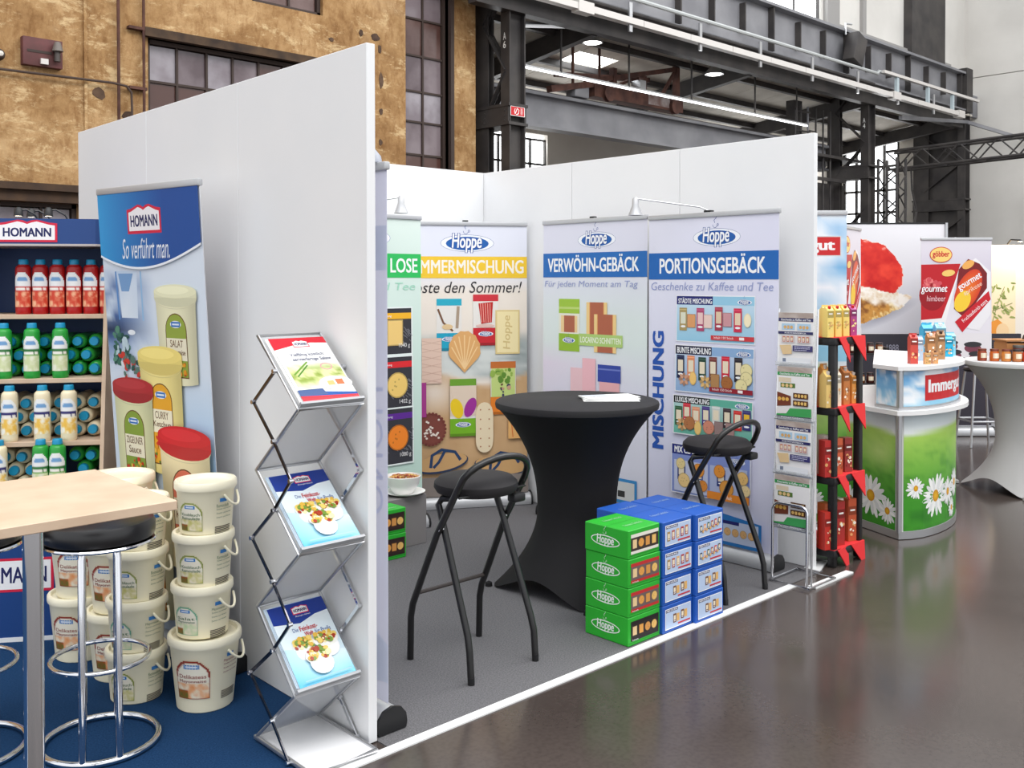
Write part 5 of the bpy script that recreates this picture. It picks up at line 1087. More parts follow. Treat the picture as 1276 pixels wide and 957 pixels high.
# ---- low grey cube with bowl, two small green cartons beside it
t = thing('display_cube', 'low grey display cube before the pale green banner', 'cube', (1.42, 1.965, 0)); mb().rbox((0, 0, 0), (.39, .25, .31), .003, seg=1).build('cube_body', mat('grey_cube', (128, 124, 124), .6), t, False)
t = thing('saucer', 'white saucer under the snack bowl on the grey cube', 'saucer', (1.70, 2.05, .31)); mb().lathe([(0, .004), (.07, .002), (.08, 0), (.13, .018), (.132, .022), (.08, .008), (0, .008)], (0, 0, 0), 32).build('saucer_dish', WHITEPAPER, t)
t = thing('snack_bowl', 'white bowl filled with wrapped biscuits on the grey cube', 'bowl', (1.69, 2.05, .319)); mb().lathe([(0, 0), (.06, 0), (.065, .006), (.1, .06), (.112, .11), (.108, .112), (.096, .06), (.06, .02), (0, .015)], (0, 0, 0), 32).build('bowl', mat('porcelain', (242, 241, 238), .25), t)
q = random.Random(3); sn = mb()
for k in range(60):
    r = .092 * math.sqrt(q.random()); a = q.random() * 2 * PI; sn.rbox((-.014, -.009, -.005), (.014, .009, .005), .002, TR(r * math.cos(a), r * math.sin(a), .098 + q.random() * .022 * (1 - r / .1)) @ Matrix.Rotation(q.random() * 3, 4, 'Z') @ Matrix.Rotation(q.random() - .5, 4, 'X'), 1)
o = sn.build('snacks', mat('mixed_wrappers', (214, 176, 96), .4, noise=(60, (150, 60, 40), .4, .55)), t); o['kind'] = 'stuff'
for k, lb in ((0, 'small green carton on the floor in front of the grey cube'), (1, 'small green carton stacked on another beside the snack bowl cube')):
    carton('biscuit_carton', lb, 1.30, 1.525, 1.80, 1.955, k * .15, (k + 1) * .15, GREEN_, green_front((60, 40, 36), (50, 36, 34), (1, 0, 1, 0)), None, group='small green cartons by the cube')

# ---- leaflet stand at the wall end
t = thing('leaflet_stand', 'chrome wire leaflet stand with four tiers at the wall end', 'leaflet stand', (2.725, -.075, 0), -PI / 2)
hw = .118
for s in (-1, 1): mb().tube([(s * hw, -.005, .012), (s * hw, .0, .3), (s * hw, .06, 1.5)], .0055, 8).build('side_rod', CHROME, t)
pts = [(-.105, -.03, .012), (-.105, -.025, .40)] + [(-.065 - .04 * math.cos(a), -.023, .40 + .04 * math.sin(a)) for a in np.linspace(.3, PI / 2, 4)] + [(.065 + .04 * math.cos(a), -.023, .40 + .04 * math.sin(a)) for a in np.linspace(PI / 2, .3, 4)] + [(.105, -.025, .40), (.105, -.03, .012)]
mb().tube(pts, .008, 10).build('kick_loop', CHROME, t); mb().tube([(-hw, -.03, .01), (hw, -.03, .01), (hw, .25, .01), (-hw, .25, .01)], .007, 8, True).build('floor_frame', CHROME, t)
def leaflet(kind):
    c = Canvas(); w, h = .21, .285; A = (50, 50, 96) if kind == 0 else (60, 150, 84)
    c.rect(0, 0, w, h, (236, 234, 234)); c.grid(0, 0, w, .05, 10, 5, lambda U, V: mixc((206, 196, 190), (150, 130, 120), fbm(U * 5, V * 3, kind))); c.rect(0, .03, w, .048, A); c.text('Geschenke zu Kaffee und Tee', .015, .033, w - .015, .045, WHT, .01)
    if kind == 0:
        for x in (.02, .115): c.rect(x, .06, x + .08, .095, (176, 206, 228)); [biscuit(c, x + .02 + .02 * k, .08, .009, (226, 176, 110), k % 2, k) for k in range(3)]
        c.rect(0, .103, w, .118, A); c.text('PORTIONSGEBÄCK', .04, .106, .17, .115, WHT, .01)
        for x in (.02, .115): c.rect(x, .125, x + .08, .165, (214, 200, 200)); [pack(c, x + .008 + .024 * k, .13, x + .024 + .024 * k, .16, (190, 110, 80)) for k in range(3)]
        c.poly([(.01, .18), (.08, .175), (.085, .225), (.03, .23)], (226, 196, 150)); c.rect(.09, .178, w, .21, (60, 56, 110)); c.lines(.1, .183, .2, 3, .009, .004, (190, 190, 214)); c.rect(.01, .245, w - .01, .28, (230, 232, 236)); c.rect(.03, .25, .05, .27, (120, 130, 150))
    else:
        c.rect(.01, .06, .085, .085, (222, 206, 180)); c.rect(.02, .09, .11, .115, (90, 120, 60)); [biscuit(c, .035 + .025 * k, .103, .01, (236, 200, 140), 0, k) for k in range(3)]
        c.poly([(0, .14), (.085, .16), (.085, .21), (0, .22)], (120, 66, 50)); [biscuit(c, .015 + .024 * k, .178, .011, (232, 180, 90), 0, k) for k in range(3)]
        for y in (.14, .18): c.rect(.1, y, .19, y + .03, (90, 56, 40)); [biscuit(c, .115 + .02 * k, y + .015, .009, (232, 190, 110), k % 2, k) for k in range(4)]
        c.poly([(0, .26), (w * .4, .225), (w, .22), (w, .265), (0, .275)], (70, 160, 90)); c.rect(0, .268, w, h, (40, 44, 60)); c.text('Feines Gebäck', .03, .271, .17, .281, WHT)
        c.poly([(0, .22), (.09, .215), (.06, .255), (0, .26)], (230, 226, 226))
    return c
for k in range(4):
    z = 1.195 - k * .296; yb = .06 * (z / 1.5) - .012
    mb().box((-hw, yb + .014, z - .003), (hw, yb + .018, z + .27)).build('pocket_back', ACRY, t, False); mb().box((-hw, yb - .016, z - .008), (hw, yb + .018, z - .003)).build('pocket_floor', ALU, t, False)
    lip = mb().box((-hw, yb - .016, z - .003), (hw, yb - .014, z + .014)).build('pocket_front', ACRY, t, False)
    P = TR(2.725, -.075, 0) @ RZ(-PI / 2) @ Vector((0, yb - .004, z))
    L = thing('leaflet', 'product leaflet in the %s tier of the chrome leaflet stand' % ['top', 'second', 'third', 'lowest'][k], 'leaflet', P, -PI / 2, 'leaflets in the chrome stand'); L.rotation_euler = (0, 0, -PI / 2)
    mb().box((-.105, 0, 0), (.105, .008, .285)).build('sheet', WHITEPAPER, L, False); leaflet(k % 2).build('print', L, (-.105, -.0002, .285), gloss=True)
# ================================================================== NEIGHBOURING STANDS (right)
GRASSBLUE = None
def sky_fn(seed, k=1.0):
    return lambda U, V: mixc(mixc((96, 158, 214), (150, 206, 232), V), (240, 244, 248), np.clip((fbm(U * 3 * k + seed, V * 4 + seed, seed) - .38) * 4.5, 0, 1))
def grass_fn(seed, hz=.16):
    def f(U, V):
        sky = mixc((214, 228, 236), (236, 242, 240), V / hz); g = mixc((176, 214, 96), (64, 148, 42), np.clip((V - hz) * 1.7, 0, 1)); n = fbm(U * 14, V * 22, seed); g = mixc(g, (38, 110, 30), np.clip((n - .45) * 2.2, 0, 1) * np.clip((V - hz) * 2, 0, 1)); g = mixc(g, (214, 232, 150), np.clip(1 - np.hypot((U - .75) / .4, (V - .35) / .2), 0, 1) * .7)
        return mixc(sky, g, np.clip((V - hz + .05 * np.sin(U * 3)) / .04, 0, 1))
    return f
def daisy(c, x, y, r, seed=0):
    q = random.Random(seed)
    for k in range(17): a = 2 * PI * k / 17 + q.uniform(-.1, .1); rr = r * q.uniform(.85, 1.05); c.ell(x + .58 * rr * math.cos(a), y + .58 * rr * math.sin(a), .44 * rr, .13 * rr, (246, 246, 244) if k % 2 else (228, 230, 230), 10, a); c.z -= c.STEP * .6
    c.z += c.STEP * 3; c.ell(x, y, r * .26, r * .26, (236, 186, 40), 16, 0, (206, 140, 30))
def immergut(c, x0, y0, x1, y1):
    c.rect(x0, y0, x1, y1, (206, 206, 208)); m = (y1 - y0) * .05; c.rect(x0 + m, y0 + m, x1 - m, y1 - m, (200, 40, 44)); c.text('Immergut', x0 + (x1 - x0) * .07, y0 + (y1 - y0) * .18, x1 - (x1 - x0) * .07, y1 - (y1 - y0) * .14, WHT, .025)
c = Canvas(); c.grid(0, 0, .85, .95, 16, 22, sky_fn(3)); c.grid(0, .95, .85, 1.98, 20, 30, grass_fn(4, .05)); immergut(c, .25, .145, .815, .275); daisy(c, .62, 1.85, .09, 3); daisy(c, .3, 1.8, .12, 4)
rollup('sky and meadow roll-up banner with red dairy brand sign behind the rack', (3.525, .485, 0), math.radians(-43.3), .85, 2.085, c, lean=.01, clip=False)
# ---- black corner rack with red pennants and cartons
t = thing('plastic_rack', 'black plastic rack with red pennants beside the leaflet stand', 'rack', (3.19, -.06, 0))
RX, RY = .30, .33; SZ = [.10, .52, .92, 1.325]
for x in (0, RX):
    for y in (0, RY): mb().rbox((x - .022, y - .022, 0), (x + .022, y + .022, 1.30), .008).build('post', BLACKPL, t)
for z in SZ: mb().rbox((-.03, -.03, z - .045), (RX + .03, RY + .03, z), .008).build('shelf', BLACKPL, t)
REDF = mat('red_felt', (222, 42, 46), .8)
for z in SZ:
    mb().box((-.025, -.025, z), (RX + .025, RY + .025, z + .002)).build('shelf_cloth', REDF, t, False)
    for (x, tw) in ((.06, .15), (.235, .0)):
        M = TR(x, -.034, z + .003) @ Matrix.Rotation(tw, 4, 'Z')
        mb().add([(-.075, 0, 0), (.085, 0, 0), (.06, -.02, -.15), (-.075, .006, 0), (.085, .006, 0), (.06, -.014, -.15)], [(0, 1, 2), (5, 4, 3), (0, 3, 4, 1), (1, 4, 5, 2), (2, 5, 3, 0)], M).build('pennant', REDF, t, False)
def drink_carton(nm, label, loc, w, d, h, rgb, cap, rz=0.0, group=None, gable=True, pic=None):
    t = thing(nm, label, 'carton', loc, rz, group); x, y = w / 2, d / 2; m = mat('pack_%d_%d_%d' % rgb, rgb, .4)
    b = mb(); hb_ = h * (.84 if gable else 1)
    b.box((-x, -y, 0), (x, y, hb_))
    if gable: b.add([(-x, -y, hb_), (x, -y, hb_), (x, y, hb_), (-x, y, hb_), (-x, 0, h * .96), (x, 0, h * .96)], [(0, 1, 5, 4), (2, 3, 4, 5), (1, 2, 5), (3, 0, 4)]); b.box((-x, -.002, h * .95), (x, .002, h))
    b.build('carton_body', m, t, False)
    if cap: mb().cyl((0, -y * .45, hb_ + .01), (0, -y * .6, h * .97), min(x, y) * .42, 10).build('cap', mat('cap_%d_%d_%d' % cap, cap, .4), t)
    c = Canvas(); p2 = pic or (246, 238, 220); c.rect(-x * .96, h * .10, x * .96, h * .30, tuple(int(v * .72) for v in rgb)); c.rect(-x * .6, h * .17, x * .6, h * .21, (240, 236, 230)); speck(c, -x * .7, h * .42, x * .7, h * .78, 9, [p2, tuple(int(v * .8) for v in rgb), (226, 170, 110)], x * .35, int(rgb[0] * 7 + rgb[1]))
    c.build('front_print', t, (0, -y - .0003, h * .92)); return t
q = random.Random(11)
nth = ['leftmost', 'second from left', 'third from left', 'fourth from left', 'fifth from left', 'sixth from left', 'seventh from left']
for i in range(8):
    pur = i >= 6; drink_carton('drink_carton', ('purple drink carton with red cap, %s on top of the rack' % ('left of two', 'rightmost')[i - 6]) if pur else 'yellow drink carton with red cap on top of the rack, %s' % nth[i], (3.175 + i * .046, -.035 + .045 * (i % 2), 1.3275), .043, .05, .185, (170, 60, 130) if pur else (240, 214, 120), (206, 40, 44), -.4, 'drink cartons on top of the rack', pic=(250, 236, 160))
CN = {(236, 200, 120): 'yellow', (222, 150, 70): 'orange', (240, 226, 200): 'cream', (214, 176, 150): 'beige', (196, 120, 60): 'brown', (186, 44, 40): 'red', (222, 206, 196): 'pale', (206, 96, 60): 'orange red', (236, 226, 216): 'white', (150, 50, 46): 'dark red', (196, 50, 40): 'red', (214, 110, 60): 'orange', (170, 44, 40): 'dark red', (232, 222, 210): 'white', (190, 84, 50): 'rust brown'}
for r_, (z, rows) in enumerate(((.9225, 7), (.5225, 6), (.1025, 5))):
    pal = [[(236, 200, 120), (222, 150, 70), (240, 226, 200), (214, 176, 150), (196, 120, 60)], [(186, 44, 40), (222, 206, 196), (206, 96, 60), (236, 226, 216), (150, 50, 46)], [(196, 50, 40), (214, 110, 60), (170, 44, 40), (232, 222, 210), (190, 84, 50)]][r_]
    for i in range(rows):
        col = pal[i % 5]
        drink_carton('food_carton', '%s food carton on the black rack, %s on the %s shelf' % (CN[col], nth[i] if i < rows - 1 else 'rightmost', ('second', 'third', 'lowest')[r_]), (3.165 + i * (.35 / rows), -.03 + .045 * (i % 2), z), (.05, .055, .06)[r_], .055, (.23, .21, .27)[r_] * q.uniform(.8, 1.1), col, None if r_ else (214, 206, 196), -.3 + q.uniform(-.1, .1), 'food cartons on the black rack', gable=(r_ == 0))
# ---- curved counter
t = thing('promo_counter', 'curved promotion counter with meadow print and daisies', 'counter')
A = [(4.27, .55), (4.193, .28)]; K = (4.045, -.055)
ARC = [K, (4.125, -.105), (4.214, -.136), (4.31, -.15), (4.41, -.156), (4.52, -.152), (4.635, -.138), (4.73, -.118), (4.82, -.09), (4.92, -.052), (5.02, -.005), (5.12, .06), (5.21, .14), (5.28, .24), (5.31, .36)]
PLAN = [A[0], A[1]] + ARC + [(5.3, .7), (4.9, .95), (4.45, .95)]
cxy = (sum(p_[0] for p_ in PLAN) / len(PLAN), sum(p_[1] for p_ in PLAN) / len(PLAN))
UP = [(4.128, .135)] + ARC + [(5.32, .72)]
def grow(pl, k): return [(x + (x - cxy[0]) / math.hypot(x - cxy[0], y - cxy[1]) * k, y + (y - cxy[1]) / math.hypot(x - cxy[0], y - cxy[1]) * k) for x, y in pl]
CW = mat('counter_white', (236, 236, 236), .35)
mb().prism(PLAN, .04, .80).build('body', CW, t); mb().prism(grow(PLAN, .008), 0, .045).build('base_rail', ALU, t); mb().prism(grow(PLAN, .085), .80, .828).build('worktop', CW, t); mb().prism(grow(UP, .035), .828, .845).build('upper_rail', ALU, t); mb().prism(grow(UP, .02), .84, 1.085).build('upper_box', CW, t); mb().prism(grow(UP, .06), 1.083, 1.108).build('counter_top', CW, t)
for z0, z1, g9 in ((.045, .80, .004), (.845, 1.083, .02)): mb().cyl((K[0] - g9, K[1] - g9 * .6, z0), (K[0] - g9, K[1] - g9 * .6, z1), .018, 12).build('corner_post', ALU, t)
def path_wrap(path, z_top, off=.003):
    P = [Vector((x, y)) for x, y in path]; S = [0]
    for i in range(len(P) - 1): S.append(S[-1] + (P[i + 1] - P[i]).length)
    def w(x, y, z):
        i = 0
        while i < len(S) - 2 and x > S[i + 1]: i += 1
        f = (x - S[i]) / (S[i + 1] - S[i]); p_ = P[i].lerp(P[i + 1], f); d = (P[i + 1] - P[i]).normalized(); n = Vector((d.y, -d.x)); p_ = p_ + n * (off + z); return (p_.x, p_.y, z_top + y)
    return w, S[-1]
w1, L1 = path_wrap([A[0], A[1], K], .79); w2, L2 = path_wrap(ARC, .79)
c = Canvas(); c.grid(.02, 0, L1 - .03, .74, 14, 26, grass_fn(6)); daisy(c, L1 - .26, .56, .15, 1); daisy(c, L1 - .1, .63, .09, 2); daisy(c, L1 - .45, .62, .09, 5); c.build('meadow_print', t, wrap=w1)
c = Canvas(); c.grid(.03, 0, L2 - .1, .74, 44, 26, grass_fn(8)); daisy(c, .33, .54, .15, 3); daisy(c, .12, .47, .075, 4); daisy(c, .52, .54, .1, 5); daisy(c, .68, .5, .1, 6); daisy(c, .6, .66, .07, 7); c.build('meadow_print', t, wrap=w2)
w1, L1 = path_wrap(grow([UP[0], K], .02), 1.075, .002); w2, L2 = path_wrap(grow(ARC, .02), 1.075, .002)
c = Canvas(); c.grid(.012, 0, L1 - .02, .225, 10, 8, sky_fn(5)); c.build('sky_print', t, wrap=w1)
c = Canvas(); c.grid(.03, 0, L2 - .1, .225, 40, 8, sky_fn(9, 2))
c.grid(.20, .03, .82, .195, 48, 1, lambda U, V: np.ones(U.shape + (3,)) * np.array((198, 38, 42)))
c.z += c.STEP * 2; c.text('Immergut', .235, .06, .79, .17, WHT, .025); c.build('sky_print', t, wrap=w2)
TI = [(4.29, -.03, .05, .20, (196, 70, 60), 'tall red milk carton at the left end of the counter top', (210, 60, 60)), (4.56, .05, .045, .17, (170, 186, 206), 'slim grey blue carton beside the tall red one', None), (4.62, .0, .05, .19, (184, 128, 80), 'brown cocoa carton standing left on the counter', (240, 236, 230)), (4.78, .0, .05, .20, (170, 126, 84), 'brown coffee carton standing mid counter', (60, 40, 30)), (5.0, .12, .06, .18, (170, 92, 60), 'dark orange carton beside the blue ones', None),
      (4.31, -.115, .035, .075, (216, 170, 110), 'mini brown cream pot, left one at the counter front', (90, 50, 30)), (4.39, -.13, .035, .075, (206, 150, 100), 'mini brown cream pot, right one at the counter front', (90, 50, 30)),
      (5.06, .22, .07, .235, (60, 170, 214), 'tall blue milk carton at the back left of the blue group', None), (5.12, .15, .07, .24, (150, 206, 230), 'pale blue milk carton, tallest in the blue group', (240, 244, 246)), (5.19, .27, .07, .235, (120, 190, 224), 'light blue milk carton, rear of the blue group', (236, 210, 120)), (5.05, .06, .055, .15, (30, 166, 206), 'short turquoise carton before the blue cartons', None), (5.16, .09, .06, .17, (140, 206, 226), 'short pale blue carton before the blue cartons', None), (5.24, .2, .05, .2, (196, 224, 214), 'small green and white carton at the right end of counter', (120, 180, 80))]
for x, y, w, h, col, lb, cap in TI: drink_carton('milk_carton', lb, (x, y, 1.1085), w, w, h, col, cap, -.75, 'cartons on the promotion counter', gable=h > .1)
# ---- cake poster wall with dark lower panel
pw = thing('poster_wall', 'grey poster wall with a huge strawberry cake slice picture', 'poster wall', (8.145, 2.60, 0), math.radians(-43.3))
mb().box((0, .0, 1.05), (1.24, .05, 2.29)).build('upper_panel', mat('poster_grey', (222, 221, 226), .6), pw, False); mb().box((0, -.004, 2.285), (1.24, .055, 2.305)).build('top_rail', BLACKPL, pw, False)
mb().box((0, .0, .06), (2.1, .05, 1.05)).build('lower_panel', mat('poster_dark', (48, 46, 56), .6), pw, False); mb().box((0, -.01, 0.0), (2.1, .06, .05)).build('skirting', ALU, pw, False)
mb().box((1.235, -.02, 1.05), (1.26, .06, 2.30)).build('end_post', ALU, pw, False)
c = Canvas(); c.grid(0, 0, 1.23, 1.22, 4, 8, lambda U, V: mixc((226, 225, 230), (206, 206, 214), V))
def cake(U, V):
    n = fbm(U * 8, V * 9, 2); n2 = fbm(U * 24, V * 26, 5); w = .05 * (n - .5)
    jl = .50 + .28 * U + .9 * w                                   # lower edge of the jelly
    jr = .63 - 2.2 * (V - .47) ** 2 + 1.6 * w               # right edge of the jelly
    top = .10 + .26 * np.clip(U - .12, 0, 1) + .18 * np.clip(U - .5, 0, 1) + 1.2 * w
    ri = .76 - .22 * np.clip((.62 - V) / .2, 0, 1) + w            # right end of the sponge
    low = .97 - .42 * np.clip(U - .1, 0, 1) ** 1.2 - .5 * np.clip(U - .62, 0, 1) + w
    jel = (V > top) & (V < jl) & (U < jr); sp = (V >= jl - .02) & (V < low) & (U < ri) & (V > .42)
    jelly = mixc((190, 26, 28), (232, 70, 52), np.clip((n - .3) * 2.5, 0, 1)); jelly = mixc(jelly, (252, 206, 196), np.clip((n2 - .56) * 7, 0, 1) * np.clip((top + .09 - V) * 14, 0, 1))
    cream = mixc((248, 242, 234), (222, 198, 166), np.clip((n2 - .45) * 3, 0, 1)); base = mixc((204, 146, 70), (134, 82, 38), np.clip((n2 - .38) * 4, 0, 1)); base = mixc(base, (240, 214, 152), np.clip((fbm(U * 30, V * 18, 9) - .52) * 8, 0, 1))
    spo = mixc(cream, base, np.clip((V - jl - .10 + .12 * np.clip(U - .5, 0, 1) - .1 * (n - .5)) / .05, 0, 1))
    col = np.where(jel[..., None], jelly, spo); return col, (jel | sp)
c.ell(.52, 1.03, .46, .10, (150, 150, 164), 28, -.42, (208, 208, 216)); c.grid(.0, .0, 1.2, 1.2, 110, 110, cake); c.build('cake_print', pw, (0, -.001, 2.28))
c = Canvas(); c.text('Sirupe seit 1888', .23, .1, .72, .2, (150, 150, 166), 0); c.text('genuss', 1.5, .55, 1.75, .66, (130, 130, 146), 0); c.build('lettering', pw, (0, -.001, 1.03))
def gobber(w):
    c = Canvas(); c.grid(0, 0, w, 1.0, 4, 8, lambda U, V: mixc((206, 200, 214), (226, 222, 230), np.abs(V - .35) * 2)); s = w / .75
    c.poly([(0, .3), (.2 * s, .27), (.42 * s, .26), (.36 * s, .5), (.25 * s, .93), (0, .97)], (236, 234, 236)); c.poly([(0, .27), (.42 * s, .26), (.35 * s, .48), (.22 * s, .84), (0, .86)], (186, 30, 40)); c.ell(.12 * s, .6, .14 * s, .16, (150, 20, 32), 24); speck(c, .03 * s, .43, .2 * s, .5, 20, [(226, 120, 120), (206, 80, 90)], .03, 4)
    c.poly([(.36 * s, .74), (.5 * s, .95), (.62 * s, .97), (.74 * s, .8), (.74 * s, .35), (.58 * s, .2), (.46 * s, .28)], (232, 230, 234)); c.poly([(.40 * s, .32), (.5 * s, .21), (.62 * s, .26), (.7 * s, .36), (.7 * s, .52), (.46 * s, .84), (.35 * s, .74)], (120, 30, 34)); c.ell(.50 * s, .54, .12 * s, .24, (232, 120, 40), 26, .45, (206, 60, 36)); c.ell(.44 * s, .66, .08 * s, .12, (240, 200, 60), 20, .45)
    c.ell(.29 * s, .36, .07 * s, .035, (236, 196, 110), 18, -.15); c.ell(.5 * s, .27, .07 * s, .04, (232, 170, 90), 18, -.5); c.poly([(.36 * s, .88), (.72 * s, .55), (.74 * s, .64), (.44 * s, .99)], (196, 30, 44)); c.text('Fruchtaufstrich extra', .40 * s, .74, .74 * s, .78, WHT, rot=-.72)
    c.text('gourmet', .0, .50, .28 * s, .585, WHT, .01, .2); c.text('himbeer', .06 * s, .60, .26 * s, .66, (236, 190, 196), 0, .1); c.text('gourmet', .38 * s, .42, .66 * s, .5, WHT, .01, .1, rot=-.55); c.text('aprikose', .44 * s, .50, .66 * s, .56, (246, 220, 200), 0, .1, rot=-.55)
    c.ell(.21 * s, .165, .12 * s, .085, (196, 60, 50), 26); c.ell(.21 * s, .165, .112 * s, .077, (240, 206, 120), 26); c.text('göbber', .12 * s, .125, .30 * s, .205, (196, 40, 50), .02)
    c.rect(0, 1.0, w, 1.98, (58, 54, 64)); c.rect(0, 1.0, w, 1.26, (226, 222, 226))
    for x, y in ((.1, 1.2), (.3, 1.1), (.34, 1.2), (.55, 1.12), (.6, 1.22), (.15, 1.1)): c.ell(x * s, y + .04, .09 * s, .05, (120, 60, 76), 18); c.ell(x * s, y, .095 * s, .03, (52, 50, 54), 18)
    return c
rollup('jam roll-up banner with two gourmet pots beside the cake poster', (8.525, 1.41, 0), math.radians(-43.3), .75, 2.09, gobber(.75), lean=.01, clip=False)
rollup('jam roll-up banner turned almost edge-on between sky banner and cake poster', (7.05, 1.83, 0), math.radians(14), .8, 2.17, gobber(.8), lean=.01, clip=False)
# ---- dark jar shelf
t = thing('jar_shelf', 'black display shelf with jars behind the promotion counter', 'shelf', (5.62, .98, 0), math.radians(-43.3))
for x in (-.2, .2): mb().box((x - .012, 0, 0), (x + .012, .25, 1.1)).build('upright', BLACKPL, t, False)
for z in (.3, .55, .8, 1.05): mb().box((-.2, 0, z - .015), (.2, .25, z)).build('shelf_board', BLACKPL, t, False)
def jar(label, loc, col, lid, group, s=1.0, rz=-.75):
    t = thing('preserve_jar', label, 'jar', loc, rz, group)
    mb().lathe([(0, 0), (.028 * s, 0), (.031 * s, .004), (.031 * s, .058 * s), (.027 * s, .066 * s), (.026 * s, .072 * s), (0, .072 * s)], (0, 0, 0), 16).build('jar_body', mat('jar_%d_%d_%d' % col, col, .12, spec=.6), t)
    mb().lathe([(0, .086 * s), (.027 * s, .086 * s), (.0285 * s, .083 * s), (.0285 * s, .0725 * s), (0, .0725 * s)][::-1], (0, 0, 0), 16).build('lid', mat('lid_%d' % lid[0], lid, .3, .3), t)
    c = Canvas(); R_ = .0313 * s; c.grid(-.022 * s, .022 * s, .022 * s, .056 * s, 6, 2, lambda U, V: mixc((236, 226, 206), (200, 170, 130), np.clip(np.abs(U - .5) * 1.2, 0, 1))); c.build('label', t, wrap=lambda x, y, z: ((R_ + z) * math.sin(x / R_), -(R_ + z) * math.cos(x / R_), .078 * s + y)); return t
names9 = ['leftmost', 'second', 'middle one', 'fourth', 'rightmost']
for zi, z in enumerate((.55, .8, 1.05)):
    for i in range(5):
        P = TR(5.62, .98, 0) @ RZ(math.radians(-43.3)) @ Vector((-.15 + i * .075, .06, z)); jar('dark preserve jar on the black display shelf, %s in its %s row' % (names9[i], ('lower', 'middle', 'upper')[zi]), P, (70, 30, 26) if i % 2 else (110, 60, 30), (40, 38, 40), 'jars on black shelf %s row' % ('lower', 'middle', 'upper')[zi])
# ---- grey covered table with jars and crate
GREYCLOTH = mat('grey_stretch_cover', (172, 170, 170), .75, spec=.2)
cover_table('round bar table in a grey stretch cover loaded with jars', (6.25, -.04, 0), 1.02, .44, .50, .2, math.radians(111), GREYCLOTH, mat('grey_cover_top', (196, 195, 195), .7))
pal = [(150, 60, 30), (190, 90, 30), (196, 120, 50), (180, 110, 60), (206, 70, 40), (60, 30, 30), (170, 110, 60), (130, 40, 30)]; cx_, cy_ = 6.25, -.04; rd = Vector((.728, -.685)); fd = Vector((.685, .728))
names = ['leftmost', 'second', 'third', 'fourth', 'fifth', 'sixth', 'seventh', 'eighth']
for i in range(8):
    p_ = Vector((cx_, cy_)) + rd * (-.36 + .0745 * i) + fd * (-.17 * math.cos((i - 4) * .3)); jar('preserve jar in the front row on the grey table, %s from left' % names[i], (p_.x, p_.y, 1.0205), pal[i], (120, 60, 44) if i < 3 else (50, 46, 46), 'front jars on the grey table', 1.12)
t = thing('wooden_crate', 'wooden serving crate behind the jars on the grey table', 'crate', (cx_ + fd.x * .02 + rd.x * .1, cy_ + fd.y * .02 + rd.y * .1, 1.0205), math.radians(-43.3)); CW_ = mat('crate_wood', (176, 120, 70), .6)
for z in (.0, .085): mb().box((-.26, -.07, z), (.22, -.055, z + .05)).build('slat', CW_, t, False); mb().box((-.26, .12, z), (.22, .135, z + .05)).build('slat', CW_, t, False)
for x in (-.26, .21): mb().box((x, -.055, 0), (x + .012, .12, .15)).build('end_board', CW_, t, False)
mb().box((-.27, -.08, .15), (.25, .145, .162)).build('lid_board', CW_, t, False)
for i in range(5):
    p_ = Vector(t.location[:2]) + rd * (-.2 + .085 * i) + fd * -.13; jar('preserve jar leaning before the wooden crate, %s from left' % names[i], (p_.x, p_.y, 1.0205), [(110, 40, 30), (60, 90, 40), (70, 120, 50), (150, 130, 90), (120, 50, 30)][i], (90, 88, 86), 'jars before the crate', 1.45)
t2 = thing('bread_basket', 'dark domed basket on top of the wooden crate', 'basket', (t.location.x + .08, t.location.y - .04, 1.183), math.radians(-43.3)); mb().lathe([(.17, 0), (.16, .03), (.12, .065), (.05, .085), (0, .09)], (0, 0, 0), 28, sy=.6).build('basket_dome', mat('dark_wicker', (56, 44, 38), .8, bump=(90, .6)), t2); mb().tube([(.1 + .05 * math.cos(a), 0, .08 + .05 * math.sin(a)) for a in np.linspace(0, PI, 9)], .006, 6).build('handle', BLACKPL, t2)
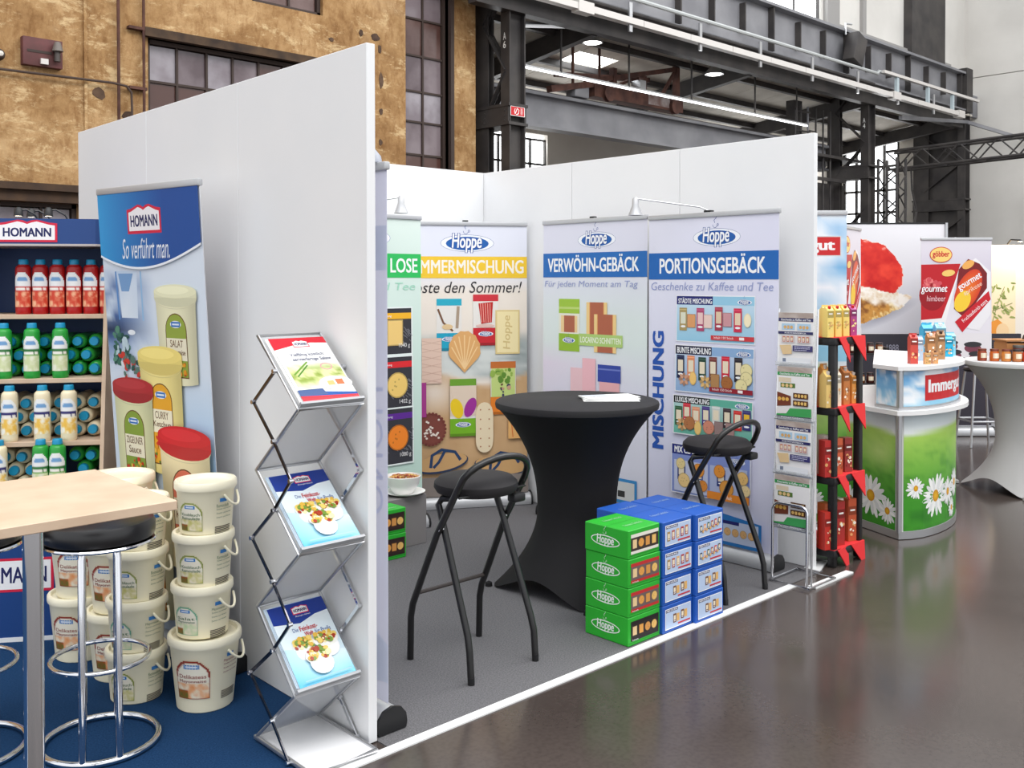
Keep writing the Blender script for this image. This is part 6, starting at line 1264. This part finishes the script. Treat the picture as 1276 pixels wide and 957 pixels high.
# ---- warm lit poster at the picture edge
t = thing('plant_poster', 'warm lit poster wall with orange fruit and green sprig', 'poster wall', (10.53, 1.86, 0), math.radians(-43.3)); mb().box((0, 0, 0), (2.2, .04, 2.09)).build('panel', mat('poster_cream', (232, 224, 214), .6), t, False)
c = Canvas(); c.grid(0, 0, .34, 1.25, 6, 10, lambda U, V: mixc((246, 232, 208), (240, 214, 170), V)); 
for k in range(34): q = random.Random(k); c.ell(.04 + q.random() * .28, .45 + q.random() * .45, .035, .012, q.choice([(150, 160, 90), (170, 176, 110), (120, 136, 70)]), 8, q.random() * 3)
c.line([(.05, .95), (.12, .7), (.2, .5)], .008, (130, 140, 80)); c.line([(.05, .8), (.3, .7)], .008, (130, 140, 80)); c.poly([(0, .95), (.12, .9), (.24, 1.0), (.2, 1.2), (0, 1.25)], (232, 150, 60)); c.ell(.18, 1.05, .08, .1, (240, 206, 160)); c.build('plant_print', t, (.02, -.001, 2.07))
p = thing('clip_spotlight', 'warm clip spotlight above the lit plant poster', 'spotlight', (10.62, 1.60, 2.10), math.radians(-43.3)); mb().tube([(0, .1, 0), (0, .02, .05), (.05, -.1, .04)], .01, 6).build('arm', BLACKMETAL, p); mb().lathe([(.01, .03), (.035, .0), (.03, .0)], (.05, -.1, .02), 12).build('lamp_shade', BLACKPL, p); mb().lathe([(0, -.002), (.028, 0), (.02, .012)], (.05, -.1, .02), 10).build('bulb', LAMPGLOW, p)
sp = bpy.data.lights.new('spot_bulb', 'POINT'); sp.energy = 9; sp.color = (1, .78, .5); sp.shadow_soft_size = .03; so = bpy.data.objects.new('spot_bulb', sp); COL.objects.link(so); so.parent = p; so.location = (.05, -.14, -.02)
# ---- far bar stool
t = thing('slim_bar_stool', 'slim silver bar stool between counter and grey table', 'stool', (8.1, 1.0, 0), math.radians(-43.3)); mb().lathe([(0, .74), (.15, .74), (.16, .76), (.15, .78), (0, .785)], (0, 0, 0), 24).build('seat', BLACKSEAT, t)
for x in (-.17, .17):
    for y in (-.17, .17): mb().cyl((x, y, 0), (x * .6, y * .6, .74), .012, 8).build('leg', ALU, t)
mb().tube([(-.15, -.15, .25), (.15, -.15, .25), (.15, .15, .25), (-.15, .15, .25)], .01, 8, True).build('foot_rail', ALU, t)
